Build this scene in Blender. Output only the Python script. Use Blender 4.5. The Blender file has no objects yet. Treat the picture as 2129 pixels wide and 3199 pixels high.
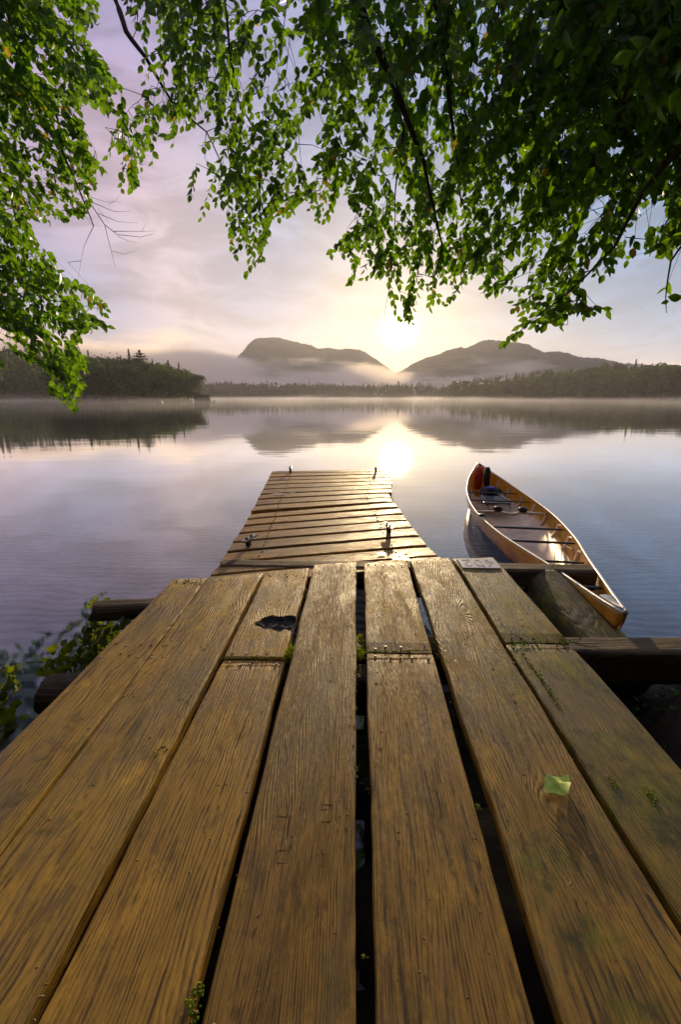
import bpy, math, random
import numpy as np
from mathutils import Vector, Matrix, noise
random.seed(7); rng = np.random.default_rng(7)
sc = bpy.context.scene
col = sc.collection
# ------------------------------------------------------------------ camera
PITCH, YAW = math.radians(14.19), math.radians(1.89)
CAM = np.array([0, 0, 1.52]); FPX = 1422.0; CX, CY = 1064.5, 1599.5
cam = bpy.data.cameras.new('camera'); cam.sensor_fit = 'VERTICAL'; cam.sensor_height = 36; cam.sensor_width = 24
cam.lens = 16.0; cam.clip_start = .05; cam.clip_end = 9000
co = bpy.data.objects.new('camera', cam); col.objects.link(co)
co.location = CAM; co.rotation_euler = (math.pi/2 - PITCH, 0, YAW); sc.camera = co
# surveying helpers: sight lines of the photograph, used to measure where things stand
FW = np.array([-math.sin(YAW)*math.cos(PITCH), math.cos(YAW)*math.cos(PITCH), -math.sin(PITCH)])
RT = np.array([math.cos(YAW), math.sin(YAW), 0]); UP = np.cross(RT, FW)
def ray(x, y): return FW + RT*(x-CX)/FPX - UP*(y-CY)/FPX
def onz(x, y, z):
    d = ray(x, y); return CAM + d*(z-CAM[2])/d[2]
def atd(x, y, dist):                       # point at horizontal distance dist
    d = ray(x, y); return CAM + d*dist/math.hypot(d[0], d[1])
def atax(x, y, ax): return CAM + ray(x, y)*ax
def proj(p):
    q = np.asarray(p)-CAM; d = q@FW
    return CX+FPX*(q@RT)/d, CY-FPX*(q@UP)/d, d
S = 1/.7365                                 # enlarged-view pixels to photo pixels
# ------------------------------------------------------------------ sun, sky, exposure
SUN_EL, SUN_AZ = math.radians(7.65), math.radians(5.04)
SD = Vector((math.sin(SUN_AZ)*math.cos(SUN_EL), math.cos(SUN_AZ)*math.cos(SUN_EL), math.sin(SUN_EL)))
sl = bpy.data.lights.new('sun', 'SUN'); sl.energy = 5.0; sl.color = (1, .74, .42); sl.angle = math.radians(.9)
so = bpy.data.objects.new('sun', sl); col.objects.link(so); so.rotation_euler = SD.to_track_quat('Z', 'Y').to_euler()
so.location = (0, 0, 30)
sc.view_settings.view_transform = 'Standard'; sc.view_settings.look = 'None'
sc.view_settings.exposure = 0.0; sc.view_settings.gamma = 1; sc.view_settings.use_curve_mapping = False

def nd(nt, t, ins=None, **pr):
    n = nt.nodes.new('ShaderNode'+t)
    for k, v in pr.items(): setattr(n, k, v)
    for k, v in (ins or {}).items():
        s = n.inputs[k]
        if isinstance(v, bpy.types.NodeSocket): nt.links.new(v, s)
        elif isinstance(v, bpy.types.Node): nt.links.new(v.outputs[0], s)
        else:
            if s.type == 'RGBA' and len(v) == 3: v = (*v, 1)
            s.default_value = v
    return n
def mth(nt, op, a, b=0.0, c=None, clamp=False):
    ins = {0: a, 1: b}
    if c is not None: ins[2] = c
    return nd(nt, 'Math', ins, operation=op, use_clamp=clamp).outputs[0]
def mixc(nt, f, a, b, bt='MIX'):
    n = nd(nt, 'Mix', {0: f}, data_type='RGBA', blend_type=bt)
    for k, v in ((6, a), (7, b)):
        if isinstance(v, bpy.types.NodeSocket): nt.links.new(v, n.inputs[k])
        else: n.inputs[k].default_value = (*v, 1)
    return n.outputs[2]
def rmp(nt, v, a, b, lo=0.0, hi=1.0, smooth=True):
    n = nd(nt, 'MapRange', {0: v, 1: a, 2: b, 3: lo, 4: hi}, interpolation_type='SMOOTHSTEP' if smooth else 'LINEAR')
    return n.outputs[0]

w = bpy.data.worlds.new('World'); sc.world = w; w.use_nodes = True
nt = w.node_tree; nt.nodes.clear()
tc = nd(nt, 'TexCoord').outputs['Generated']
nrm = nd(nt, 'VectorMath', {0: tc}, operation='NORMALIZE').outputs[0]
sx = nd(nt, 'SeparateXYZ', {0: nrm}).outputs
el = mth(nt, 'MAXIMUM', sx[2], 0.0)
sd = nd(nt, 'VectorMath', {0: nrm, 1: tuple(SD)}, operation='DOT_PRODUCT').outputs['Value']
sd0 = mth(nt, 'MAXIMUM', sd, 0.0)
sky = nd(nt, 'TexSky', sky_type='NISHITA', sun_disc=False, sun_elevation=SUN_EL, sun_rotation=SUN_AZ, air_density=1.0, dust_density=2.0)
# veil of morning mist and thin cloud, from cream at the horizon to lilac overhead
warp = nd(nt, 'TexNoise', {'Vector': nrm, 'Scale': 1.6, 'Detail': 3.0}, normalize=True)
wv = nd(nt, 'VectorMath', {0: warp.outputs['Color'], 1: (.5, .5, .5)}, operation='SUBTRACT').outputs[0]
wv2 = nd(nt, 'VectorMath', {0: wv, 'Scale': .5}, operation='SCALE').outputs[0]
st = nd(nt, 'VectorMath', {0: nrm, 1: (1, 1, 1.9)}, operation='MULTIPLY').outputs[0]
pos = nd(nt, 'VectorMath', {0: st, 1: wv2}, operation='ADD').outputs[0]
cr = nt.nodes.new('ShaderNodeValToRGB'); nt.links.new(el, cr.inputs[0])
e = cr.color_ramp; e.interpolation = 'EASE'
stops = [(0, (.88, .66, .48)), (.10, (.90, .69, .54)), (.24, (.80, .62, .54)), (.42, (.58, .48, .56)), (.70, (.38, .35, .54)), (1, (.32, .31, .48))]
e.elements[0].position = 0; e.elements[0].color = (*stops[0][1], 1); e.elements[1].position = 1; e.elements[1].color = (*stops[-1][1], 1)
for p_, c_ in stops[1:-1]:
    x = e.elements.new(p_); x.color = (*c_, 1)
n1 = nd(nt, 'TexNoise', {'Vector': pos, 'Scale': 2.6, 'Detail': 5.0, 'Roughness': .5}).outputs[0]
n2 = nd(nt, 'TexNoise', {'Vector': nd(nt, 'VectorMath', {0: pos, 1: (4.3, 1.2, 7.7)}, operation='ADD').outputs[0], 'Scale': 3.4, 'Detail': 5.0, 'Roughness': .5}).outputs[0]
c = cr.outputs[0]
up_ = rmp(nt, el, .04, .2)
c = mixc(nt, mth(nt, 'MULTIPLY', mth(nt, 'MULTIPLY', rmp(nt, n1, .46, .64), up_), .5), c, (.36, .42, .66))
c = mixc(nt, mth(nt, 'MULTIPLY', rmp(nt, n2, .48, .66), .5), c, (.84, .60, .64))
# drifts of cloud and gaps between them, each in its own part of the sky
wn = nd(nt, 'VectorMath', {0: nd(nt, 'VectorMath', {0: nrm, 1: nd(nt, 'VectorMath', {0: wv, 'Scale': .55}, operation='SCALE').outputs[0]}, operation='ADD').outputs[0]}, operation='NORMALIZE').outputs[0]
for (u, v_, sharp, amt, pc) in ((215, 600, 60, .95, (.34, .42, .60)), (640, 575, 60, .9, (.44, .48, .72)), (1500, 250, 8, .85, (.20, .31, .64)), (1330, 760, 40, .6, (.62, .62, .64)), (1180, 700, 40, .5, (.70, .68, .66)), (1250, 950, 60, .4, (.86, .74, .62)), (1300, 430, 14, .6, (.38, .42, .66)), (200, 150, 10, .7, (.34, .30, .62)), (120, 480, 40, .7, (.62, .40, .54)), (400, 700, 40, .5, (.62, .56, .60)),
                                (360, 480, 25, .7, (.66, .46, .58)), (560, 660, 30, .7, (1.0, .84, .72)), (700, 740, 40, .8, (1.1, .93, .78)), (250, 60, 9, .7, (.38, .36, .66)), (400, 840, 50, .5, (.92, .72, .62)), (1400, 800, 25, .45, (.78, .66, .58)), (212, 610, 90, .85, (.25, .37, .62)), (640, 580, 110, .8, (.34, .42, .70)), (300, 400, 60, .5, (.70, .44, .58)), (470, 560, 120, .6, (.86, .66, .66)), (1600, 560, 6, .92, (.14, .33, .62))):
    dv = Vector(ray(u*S, v_*S)).normalized()
    dt = mth(nt, 'MAXIMUM', nd(nt, 'VectorMath', {0: wn, 1: tuple(dv)}, operation='DOT_PRODUCT').outputs['Value'], 0.0)
    c = mixc(nt, mth(nt, 'MULTIPLY', mth(nt, 'POWER', dt, float(sharp)), amt), c, pc)
n3 = nd(nt, 'TexNoise', {'Vector': nd(nt, 'VectorMath', {0: pos, 1: (1., 1., 2.2)}, operation='MULTIPLY').outputs[0], 'Scale': 6.5, 'Detail': 7.0, 'Roughness': .55, 'Distortion': .4}).outputs[0]
c = nd(nt, 'VectorMath', {0: c, 'Scale': rmp(nt, n3, .36, .64, .80, 1.14)}, operation='SCALE').outputs[0]
g1 = mth(nt, 'POWER', sd0, 50.0); g2 = mth(nt, 'POWER', sd0, 160.0); g3 = mth(nt, 'POWER', sd0, 1500.0); g4 = mth(nt, 'POWER', sd0, 6000.0)
c = mixc(nt, mth(nt, 'MULTIPLY', g1, .5), c, (1.0, .82, .58))
c = mixc(nt, g2, c, (.14, .10, .05), 'ADD')
c = mixc(nt, g3, c, (1.0, .8, .5), 'ADD')
c = mixc(nt, g4, c, (24., 20., 15.), 'ADD')
b1 = nd(nt, 'Background', {0: sky.outputs[0], 1: .08}); b2 = nd(nt, 'Background', {0: c, 1: 1.0})
ms = nd(nt, 'MixShader', {0: .88, 1: b1.outputs[0], 2: b2.outputs[0]})
wo = nd(nt, 'OutputWorld', {0: ms.outputs[0]})
w.cycles.sampling_method = 'MANUAL'; w.cycles.sample_map_resolution = 1024

cy = sc.cycles
cy.use_denoising = True
try: cy.denoiser = 'OPENIMAGEDENOISE'; cy.denoising_input_passes = 'RGB_ALBEDO_NORMAL'; cy.denoising_prefilter = 'ACCURATE'
except Exception: pass
cy.max_bounces = 8; cy.diffuse_bounces = 3; cy.glossy_bounces = 3; cy.transmission_bounces = 4; cy.volume_bounces = 3; cy.transparent_max_bounces = 10
cy.sample_clamp_indirect = 6.0; cy.sample_clamp_direct = 0.0; cy.caustics_reflective = False; cy.caustics_refractive = False
cy.use_light_tree = True
sc.render.film_transparent = False
# ------------------------------------------------------------------ object helpers
def mesh(name, vs, fs, mat=None, smooth=False, mats=None, mi=None):
    m = bpy.data.meshes.new(name); m.from_pydata([tuple(map(float, v)) for v in vs], [], [tuple(map(int, f)) for f in fs])
    for x in (mats or ([mat] if mat else [])): m.materials.append(x)
    if mi is not None: m.polygons.foreach_set('material_index', np.array(mi, dtype=np.int32))
    if smooth: m.polygons.foreach_set('use_smooth', np.ones(len(m.polygons), dtype=bool))
    m.update(); return m
def link(name, data, parent=None, loc=None, rot=None, scale=None, **tags):
    o = bpy.data.objects.new(name, data); col.objects.link(o)
    if parent: o.parent = parent
    if loc is not None: o.location = loc
    if rot is not None: o.rotation_euler = rot
    if scale is not None: o.scale = scale if hasattr(scale, '__len__') else (scale,)*3
    for k, v in tags.items(): o[k] = v
    return o
def thing(name, label, cat, loc=(0, 0, 0), rot=None, group=None):
    t = link(name, None, loc=loc, rot=rot, label=label, category=cat)
    if group: t['group'] = group
    return t
class MB:
    def __init__(s): s.v = []; s.f = []; s.m = []
    def add(s, vs, fs, mi=0):
        k = len(s.v); s.v += [tuple(v) for v in vs]; s.f += [tuple(i+k for i in f) for f in fs]; s.m += [mi]*len(fs)
    def box(s, c, d, M=None, mi=0, bev=0):
        x, y, z = d[0]/2, d[1]/2, d[2]/2
        if bev:
            b = bev; pr = [(-x+b, -z), (x-b, -z), (x, -z+b), (x, z-b), (x-b, z), (-x+b, z), (-x, z-b), (-x, -z+b)]
            vs = [(p, -y, q) for p, q in pr]+[(p, y, q) for p, q in pr]
            fs = [(i, (i+1) % 8, (i+1) % 8+8, i+8) for i in range(8)]+[tuple(range(7, -1, -1)), tuple(range(8, 16))]
        else:
            vs = [(a, b, g) for a in (-x, x) for b in (-y, y) for g in (-z, z)]
            fs = [(0, 1, 3, 2), (4, 6, 7, 5), (0, 4, 5, 1), (2, 3, 7, 6), (0, 2, 6, 4), (1, 5, 7, 3)]
        if M is not None: vs = [M@Vector(v) for v in vs]
        s.add([Vector(v)+Vector(c) for v in vs], fs, mi)
    def tube(s, pts, rad, n=8, mi=0, cap=True, flat=1.0):
        pts = [Vector(p) for p in pts]; R = rad if hasattr(rad, '__len__') else [rad]*len(pts)
        k = len(s.v); up = Vector((0, 0, 1))
        for i, p in enumerate(pts):
            t = (pts[min(i+1, len(pts)-1)]-pts[max(i-1, 0)]).normalized()
            a = t.cross(up)
            if a.length < 1e-3: a = t.cross(Vector((1, 0, 0)))
            a.normalize(); b = a.cross(t).normalized()
            for j in range(n):
                an = 2*math.pi*j/n
                s.v.append(tuple(p+a*math.cos(an)*R[i]+b*math.sin(an)*R[i]*flat))
        for i in range(len(pts)-1):
            for j in range(n):
                s.f.append((k+i*n+j, k+i*n+(j+1) % n, k+(i+1)*n+(j+1) % n, k+(i+1)*n+j)); s.m.append(mi)
        if cap:
            s.f.append(tuple(k+j for j in range(n-1, -1, -1))); s.f.append(tuple(k+(len(pts)-1)*n+j for j in range(n))); s.m += [mi, mi]
    def mesh(s, name, mats, smooth=False):
        return mesh(name, s.v, s.f, mats=mats if isinstance(mats, (list, tuple)) else [mats], mi=s.m, smooth=smooth)
def nz(x, y=0., z=0.): return noise.noise(Vector((x, y, z)))
# ------------------------------------------------------------------ materials
def newmat(name):
    m = bpy.data.materials.new(name); m.use_nodes = True; t = m.node_tree; t.nodes.clear()
    o = t.nodes.new('ShaderNodeOutputMaterial'); return m, t, o
def pbr(name, colr, rough=.6, metal=0., bump=0., bscale=30., spec=.5, var=.25, coat=0.):
    m, t, o = newmat(name)
    tcx = nd(t, 'TexCoord').outputs['Object']
    n = nd(t, 'TexNoise', {'Vector': tcx, 'Scale': bscale, 'Detail': 5.0}).outputs[0]
    n2 = nd(t, 'TexNoise', {'Vector': tcx, 'Scale': bscale*.2, 'Detail': 3.0}).outputs[0]
    f = rmp(t, mth(t, 'ADD', mth(t, 'MULTIPLY', n, .5), mth(t, 'MULTIPLY', n2, .5)), .35, .65, 1-var, 1+var)
    c_ = nd(t, 'VectorMath', {0: colr, 'Scale': f}, operation='SCALE').outputs[0]
    b = nd(t, 'BsdfPrincipled', {'Base Color': c_, 'Roughness': rough, 'Metallic': metal, 'Specular IOR Level': spec, 'Coat Weight': coat})
    if bump: t.links.new(nd(t, 'Bump', {'Height': n, 'Distance': bump, 'Strength': .7}).outputs[0], b.inputs['Normal'])
    t.links.new(b.outputs[0], o.inputs[0]); return m

def wood(name, base=(.50, .275, .030), dark=(.072, .040, .006), moss=.24, lam=.0085, knots=1.0, mosscol=(.20, .185, .004), rough=.5, wear=.5):
    """weathered plank, grain along local Y, seen from local +Z; annual rings bend round knots"""
    m, t, o = newmat(name)
    tcx = nd(t, 'TexCoord').outputs['Object']
    rnd = nd(t, 'ObjectInfo').outputs['Random']
    off = nd(t, 'CombineXYZ', {0: mth(t, 'MULTIPLY', rnd, 37.), 1: mth(t, 'MULTIPLY', rnd, 91.), 2: mth(t, 'MULTIPLY', rnd, 13.)}).outputs[0]
    P = nd(t, 'VectorMath', {0: tcx, 1: off}, operation='ADD').outputs[0]
    def sc_(v, k): return nd(t, 'VectorMath', {0: v, 1: k}, operation='MULTIPLY').outputs[0]
    s = nd(t, 'SeparateXYZ', {0: tcx}).outputs
    broad = nd(t, 'TexNoise', {'Vector': sc_(P, (5., 1.1, 5.)), 'Scale': 1., 'Detail': 2.}).outputs[0]
    mid = nd(t, 'TexNoise', {'Vector': sc_(P, (22., 3.2, 22.)), 'Scale': 1., 'Detail': 3.}).outputs[0]
    vor = nd(t, 'TexVoronoi', {'Vector': sc_(P, (4.2, 1.5, 0.)), 'Scale': 1., 'Randomness': 1.}, feature='F1')
    kn = rmp(t, vor.outputs['Distance'], .0, .34, 1., 0.)
    kn3 = rmp(t, vor.outputs['Distance'], .0, .1, 1., 0.)
    gate = rmp(t, nd(t, 'SeparateColor', {0: vor.outputs['Color']}).outputs[0], .45, .55)
    kn = mth(t, 'MULTIPLY', kn, mth(t, 'MULTIPLY', gate, knots)); kn3 = mth(t, 'MULTIPLY', kn3, mth(t, 'MULTIPLY', gate, knots))
    lamv = mth(t, 'MULTIPLY', rmp(t, mth(t, 'FRACT', mth(t, 'MULTIPLY', rnd, 7.31)), 0., 1., .75, 1.7, False), lam)
    f = mth(t, 'DIVIDE', s[0], lamv)
    f = mth(t, 'ADD', f, mth(t, 'MULTIPLY', broad, 17.))
    f = mth(t, 'ADD', f, mth(t, 'MULTIPLY', mid, 1.7))
    f = mth(t, 'ADD', f, mth(t, 'MULTIPLY', mth(t, 'POWER', kn, 1.5), 4.5))
    ring = mth(t, 'SINE', mth(t, 'MULTIPLY', f, 6.283))
    fib = nd(t, 'TexNoise', {'Vector': sc_(P, (210., 7., 210.)), 'Scale': 1., 'Detail': 2.}).outputs[0]
    fib2 = nd(t, 'TexNoise', {'Vector': sc_(P, (95., 5., 95.)), 'Scale': 1., 'Detail': 4., 'Roughness': .65}).outputs[0]
    spk = nd(t, 'TexNoise', {'Vector': sc_(P, (95., 38., 95.)), 'Scale': 1., 'Detail': 5., 'Roughness': .7}).outputs[0]
    # ring lines fade in and out along the board
    amp = rmp(t, nd(t, 'TexNoise', {'Vector': sc_(P, (9., 2.2, 9.)), 'Scale': 1., 'Detail': 3.}).outputs[0], .40, .64, .05, 1.)
    r01 = mth(t, 'MULTIPLY', mth(t, 'ADD', mth(t, 'MULTIPLY', ring, .5), .5), amp)
    h = mth(t, 'ADD', mth(t, 'MULTIPLY', mth(t, 'POWER', r01, .7), .30), mth(t, 'ADD', mth(t, 'MULTIPLY', fib, .55), mth(t, 'ADD', mth(t, 'MULTIPLY', fib2, .45), mth(t, 'MULTIPLY', spk, .24))))
    c_ = mixc(t, rmp(t, h, .45, .80), dark, base)
    blot = nd(t, 'TexNoise', {'Vector': sc_(P, (11., 5., 11.)), 'Scale': 1., 'Detail': 9., 'Roughness': .72}).outputs[0]
    c_ = mixc(t, mth(t, 'MULTIPLY', rmp(t, blot, .52, .66), wear), c_, tuple(min(1, x*1.75) for x in base))
    blot2 = nd(t, 'TexNoise', {'Vector': sc_(P, (8., 4., 8.1)), 'Scale': 1.3, 'Detail': 9., 'Roughness': .72, 'Distortion': .6}).outputs[0]
    c_ = mixc(t, mth(t, 'MULTIPLY', rmp(t, blot2, .52, .68), .5), c_, tuple(x*.75 for x in dark))
    c_ = mixc(t, mth(t, 'MULTIPLY', kn3, .7), c_, (.07, .035, .014))
    hv = rmp(t, mth(t, 'FRACT', mth(t, 'MULTIPLY', rnd, 13.7)), 0., 1., .66, 1.18, False)
    c_ = nd(t, 'VectorMath', {0: c_, 'Scale': hv}, operation='SCALE').outputs[0]
    grey = nd(t, 'TexNoise', {'Vector': sc_(P, (3., 1.3, 3.3)), 'Scale': 1., 'Detail': 4., 'Roughness': .6}).outputs[0]
    c_ = mixc(t, mth(t, 'MULTIPLY', rmp(t, grey, .5, .64), .5), c_, (.20, .15, .075))
    # cracks along the grain
    ck = nd(t, 'TexNoise', {'Vector': sc_(P, (75., 3., 75.)), 'Scale': 1., 'Detail': 1.}).outputs[0]
    ckm = mth(t, 'MULTIPLY', rmp(t, ck, .755, .785), .85)
    c_ = mixc(t, ckm, c_, (.02, .011, .006))
    # moss and algae
    geo = nd(t, 'NewGeometry'); gp = geo.outputs['Position']
    mn = nd(t, 'TexNoise', {'Vector': gp, 'Scale': 3.6, 'Detail': 9., 'Roughness': .78}).outputs[0]
    mm = mth(t, 'MULTIPLY', rmp(t, mn, .64-.27*moss, .76-.27*moss), min(.9, .45+moss))
    mv = mixc(t, rmp(t, blot, .40, .60), tuple(x*.28 for x in mosscol), mosscol)
    mv = nd(t, 'VectorMath', {0: mv, 'Scale': rmp(t, h, .4, .85, .55, 1.25)}, operation='SCALE').outputs[0]
    c_ = mixc(t, mm, c_, mv)
    hn = mth(t, 'SUBTRACT', h, mth(t, 'MULTIPLY', ckm, 1.5))
    bp = nd(t, 'Bump', {'Height': hn, 'Distance': .006, 'Strength': 1.}).outputs[0]
    rg = rmp(t, blot, .3, .7, rough-.08, rough+.15)
    b = nd(t, 'BsdfPrincipled', {'Base Color': c_, 'Roughness': rg, 'Specular IOR Level': .36, 'Normal': bp})
    t.links.new(b.outputs[0], o.inputs[0]); return m
M = {}
M['wood'] = wood('deck_wood')
M['wood_l'] = wood('deck_wood_left', base=(.47, .27, .027), dark=(.070, .041, .006), moss=.42)
M['wood_r'] = wood('deck_wood_mossy', base=(.38, .25, .022), dark=(.062, .042, .006), moss=.66)
M['wood_r2'] = wood('deck_wood_half_mossy', base=(.48, .275, .028), dark=(.070, .041, .006), moss=.5)
M['outer'] = wood('outer_wood', base=(.50, .265, .045), dark=(.075, .038, .010), moss=.05, lam=.016, knots=.8, wear=.6)
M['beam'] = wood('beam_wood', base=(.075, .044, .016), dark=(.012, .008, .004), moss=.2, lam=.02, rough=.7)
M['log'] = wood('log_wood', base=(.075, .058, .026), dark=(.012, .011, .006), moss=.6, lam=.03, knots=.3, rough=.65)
M['black'] = pbr('black_plastic', (.012, .012, .014), .35)
M['ash'] = pbr('ash_gunwale', (.45, .26, .10), .3, coat=.3)
M['alu'] = pbr('aluminium', (.62, .60, .58), .5, .6, bump=.0006, bscale=60)
M['deckpl'] = pbr('grey_cap', (.30, .34, .40), .5, .2, bump=.0015, bscale=45, var=.4)
M['steel'] = pbr('galvanised_steel', (.30, .27, .23), .4, .85, bump=.001, bscale=80)
M['rust'] = pbr('rusty_nail', (.10, .05, .03), .6, .5)
M['nail'] = pbr('nail_head', (.55, .50, .42), .35, .8)
M['red'] = pbr('red_cloth', (.42, .022, .012), .8, bump=.004, bscale=14)
M['blackcloth'] = pbr('black_cloth', (.014, .013, .016), .8, bump=.004, bscale=20)
M['purple'] = pbr('violet_cloth', (.10, .05, .5), .6)
M['tan'] = pbr('tan_foam', (.74, .54, .36), .36, bump=.0008, bscale=9, var=.22)
M['web'] = pbr('pale_webbing', (.62, .46, .32), .4)
M['white'] = pbr('white_enamel', (.78, .77, .74), .35, var=.06)
M['digit'] = pbr('faded_digit', (.50, .36, .20), .5, var=.1)
M['char'] = pbr('charred_wood', (.025, .023, .022), .8, bump=.004, bscale=70, var=.6)
m, t, o = newmat('cracked_char')
tcx = nd(t, 'TexCoord').outputs['Object']
vc = nd(t, 'TexVoronoi', {'Vector': tcx, 'Scale': 95.}, feature='DISTANCE_TO_EDGE').outputs[0]
bn = nd(t, 'TexNoise', {'Vector': tcx, 'Scale': 38., 'Detail': 4.}).outputs[0]
cq = mixc(t, rmp(t, vc, .03, .16), (.012, .011, .011), (.50, .40, .27)); cq = mixc(t, rmp(t, bn, .44, .56), cq, (.02, .018, .018))
t.links.new(nd(t, 'BsdfPrincipled', {'Base Color': cq, 'Roughness': .85, 'Normal': nd(t, 'Bump', {'Height': vc, 'Distance': .01}).outputs[0]}).outputs[0], o.inputs[0]); M['ashw'] = m
M['twig'] = pbr('bark', (.035, .024, .016), .8, bump=.002, bscale=40)
M['trunk'] = pbr('tree_bark', (.05, .036, .026), 1., spec=.1, bump=.02, bscale=12)
M['drytwig'] = pbr('dry_twig', (.25, .16, .08), .7)
M['soil'] = pbr('wet_soil', (.035, .024, .014), .85, bump=.03, bscale=9, var=.6)
M['stone'] = pbr('mossy_stone', (.06, .075, .035), .85, bump=.01, bscale=14, var=.6)
M['board'] = pbr('weathered_board', (.05, .05, .055), 1., spec=.1)
M['mountain'] = pbr('forested_mountain', (.045, .05, .035), 1., bump=3., bscale=.06)
M['ground'] = pbr('forest_floor', (.04, .04, .02), 1.)

# canoe skin: thin amber laminate, light comes through it
m, t, o = newmat('amber_laminate')
tcx = nd(t, 'TexCoord').outputs['Object']
wv_ = nd(t, 'TexNoise', {'Vector': nd(t, 'VectorMath', {0: tcx, 1: (14., 14., 14.)}, operation='MULTIPLY').outputs[0], 'Scale': 1., 'Detail': 3.}).outputs[0]
cc = mixc(t, rmp(t, wv_, .35, .65), (.62, .34, .035), (.80, .50, .08))
b = nd(t, 'BsdfPrincipled', {'Base Color': cc, 'Roughness': .22, 'Specular IOR Level': .5, 'Coat Weight': .4, 'Coat Roughness': .1})
tr = nd(t, 'BsdfTranslucent', {0: (.80, .45, .06)})
mx = nd(t, 'MixShader', {0: .38, 1: b.outputs[0], 2: tr.outputs[0]}); t.links.new(mx.outputs[0], o.inputs[0]); M['amber'] = m

def leafmat(name, c1, c2, t1, trans=.5, scale=9., rough=.38):
    m, t, o = newmat(name)
    gp = nd(t, 'NewGeometry').outputs['Position']
    n = nd(t, 'TexNoise', {'Vector': gp, 'Scale': scale, 'Detail': 3.}).outputs[0]
    k = rmp(t, n, .35, .65)
    b = nd(t, 'BsdfPrincipled', {'Base Color': mixc(t, k, c1, c2), 'Roughness': rough, 'Specular IOR Level': .45})
    tl = nd(t, 'BsdfTranslucent', {0: nd(t, 'VectorMath', {0: t1, 'Scale': rmp(t, n, .32, .68, .45, 1.6)}, operation='SCALE').outputs[0]})
    t.links.new(nd(t, 'MixShader', {0: trans, 1: b.outputs[0], 2: tl.outputs[0]}).outputs[0], o.inputs[0]); return m
M['leaf'] = leafmat('beech_leaf', (.026, .085, .003), (.05, .13, .005), (.19, .38, .006), .52)
M['shrubleaf'] = leafmat('shrub_leaf', (.045, .08, .003), (.10, .14, .005), (.20, .26, .004), .4, 14.)
M['leafy'] = leafmat('yellow_leaf', (.16, .14, .02), (.2, .15, .02), (.5, .38, .03), .5)
M['fallen'] = leafmat('fallen_leaf', (.50, .74, .06), (.78, .95, .24), (.5, .7, .1), .05, 60.)
M['moss'] = leafmat('moss', (.14, .2, .006), (.32, .36, .012), (.4, .5, .01), .35, 40., .8)
M['crown'] = leafmat('broadleaf_crown', (.016, .034, .005), (.05, .078, .008), (.09, .14, .006), .35, .12, .8)
M['needle'] = leafmat('conifer_crown', (.012, .03, .008), (.03, .055, .010), (.04, .07, .008), .3, .25, .8)

# water: clear, calm, small ripples
m, t, o = newmat('lake_water')
gp = nd(t, 'NewGeometry').outputs['Position']
def sc2(k): return nd(t, 'VectorMath', {0: gp, 1: k}, operation='MULTIPLY').outputs[0]
a1 = nd(t, 'TexNoise', {'Vector': sc2((.35, .8, 1)), 'Scale': 1., 'Detail': 3., 'Roughness': .5}).outputs[0]
a2 = nd(t, 'TexNoise', {'Vector': sc2((2.2, 5.5, 1)), 'Scale': 1., 'Detail': 2., 'Roughness': .5}).outputs[0]
calm = rmp(t, nd(t, 'TexNoise', {'Vector': sc2((.02, .05, 1)), 'Scale': 1., 'Detail': 2.}).outputs[0], .4, .6, .35, 1.)
hh = mth(t, 'ADD', mth(t, 'MULTIPLY', a1, .005), mth(t, 'MULTIPLY', a2, mth(t, 'MULTIPLY', calm, .0005)))
bp = nd(t, 'Bump', {'Height': hh, 'Distance': 1., 'Strength': 1.}).outputs[0]
fr = nd(t, 'Fresnel', {'IOR': 1.42, 'Normal': bp}).outputs[0]
gl = nd(t, 'BsdfGlossy', {'Color': (1, 1, 1), 'Roughness': .05, 'Normal': bp}, distribution='BECKMANN')
tp = nd(t, 'BsdfTransparent', {'Color': (.66, .76, .88)})
fr = mth(t, 'MINIMUM', mth(t, 'MULTIPLY', fr, 1.85), .96)
t.links.new(nd(t, 'MixShader', {0: fr, 1: tp.outputs[0], 2: gl.outputs[0]}).outputs[0], o.inputs[0]); M['water'] = m

# rippled sand on the lake bed
m, t, o = newmat('rippled_sand')
gp = nd(t, 'NewGeometry').outputs['Position']
wd = nd(t, 'TexNoise', {'Vector': gp, 'Scale': 1.1, 'Detail': 3.}).outputs['Color']
gq = nd(t, 'VectorMath', {0: gp, 1: nd(t, 'VectorMath', {0: wd, 'Scale': .55}, operation='SCALE').outputs[0]}, operation='ADD').outputs[0]
wvt = nd(t, 'TexWave', {'Vector': nd(t, 'VectorMath', {0: gq, 1: (.25, 1., 0)}, operation='MULTIPLY').outputs[0], 'Scale': 1.5, 'Distortion': 2.2, 'Detail': 2., 'Detail Scale': 1.4}, wave_type='BANDS', bands_direction='Y').outputs['Fac']
fn = nd(t, 'TexNoise', {'Vector': gp, 'Scale': 14., 'Detail': 4.}).outputs[0]
cs = mixc(t, rmp(t, wvt, .2, .8), (.12, .125, .15), (.46, .42, .38))
cs = mixc(t, mth(t, 'MULTIPLY', rmp(t, fn, .4, .7), .3), cs, (.22, .2, .19))
bps = nd(t, 'Bump', {'Height': wvt, 'Distance': .02, 'Strength': .8}).outputs[0]
t.links.new(nd(t, 'BsdfPrincipled', {'Base Color': cs, 'Roughness': .9, 'Normal': bps}).outputs[0], o.inputs[0]); M['sand'] = m

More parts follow.
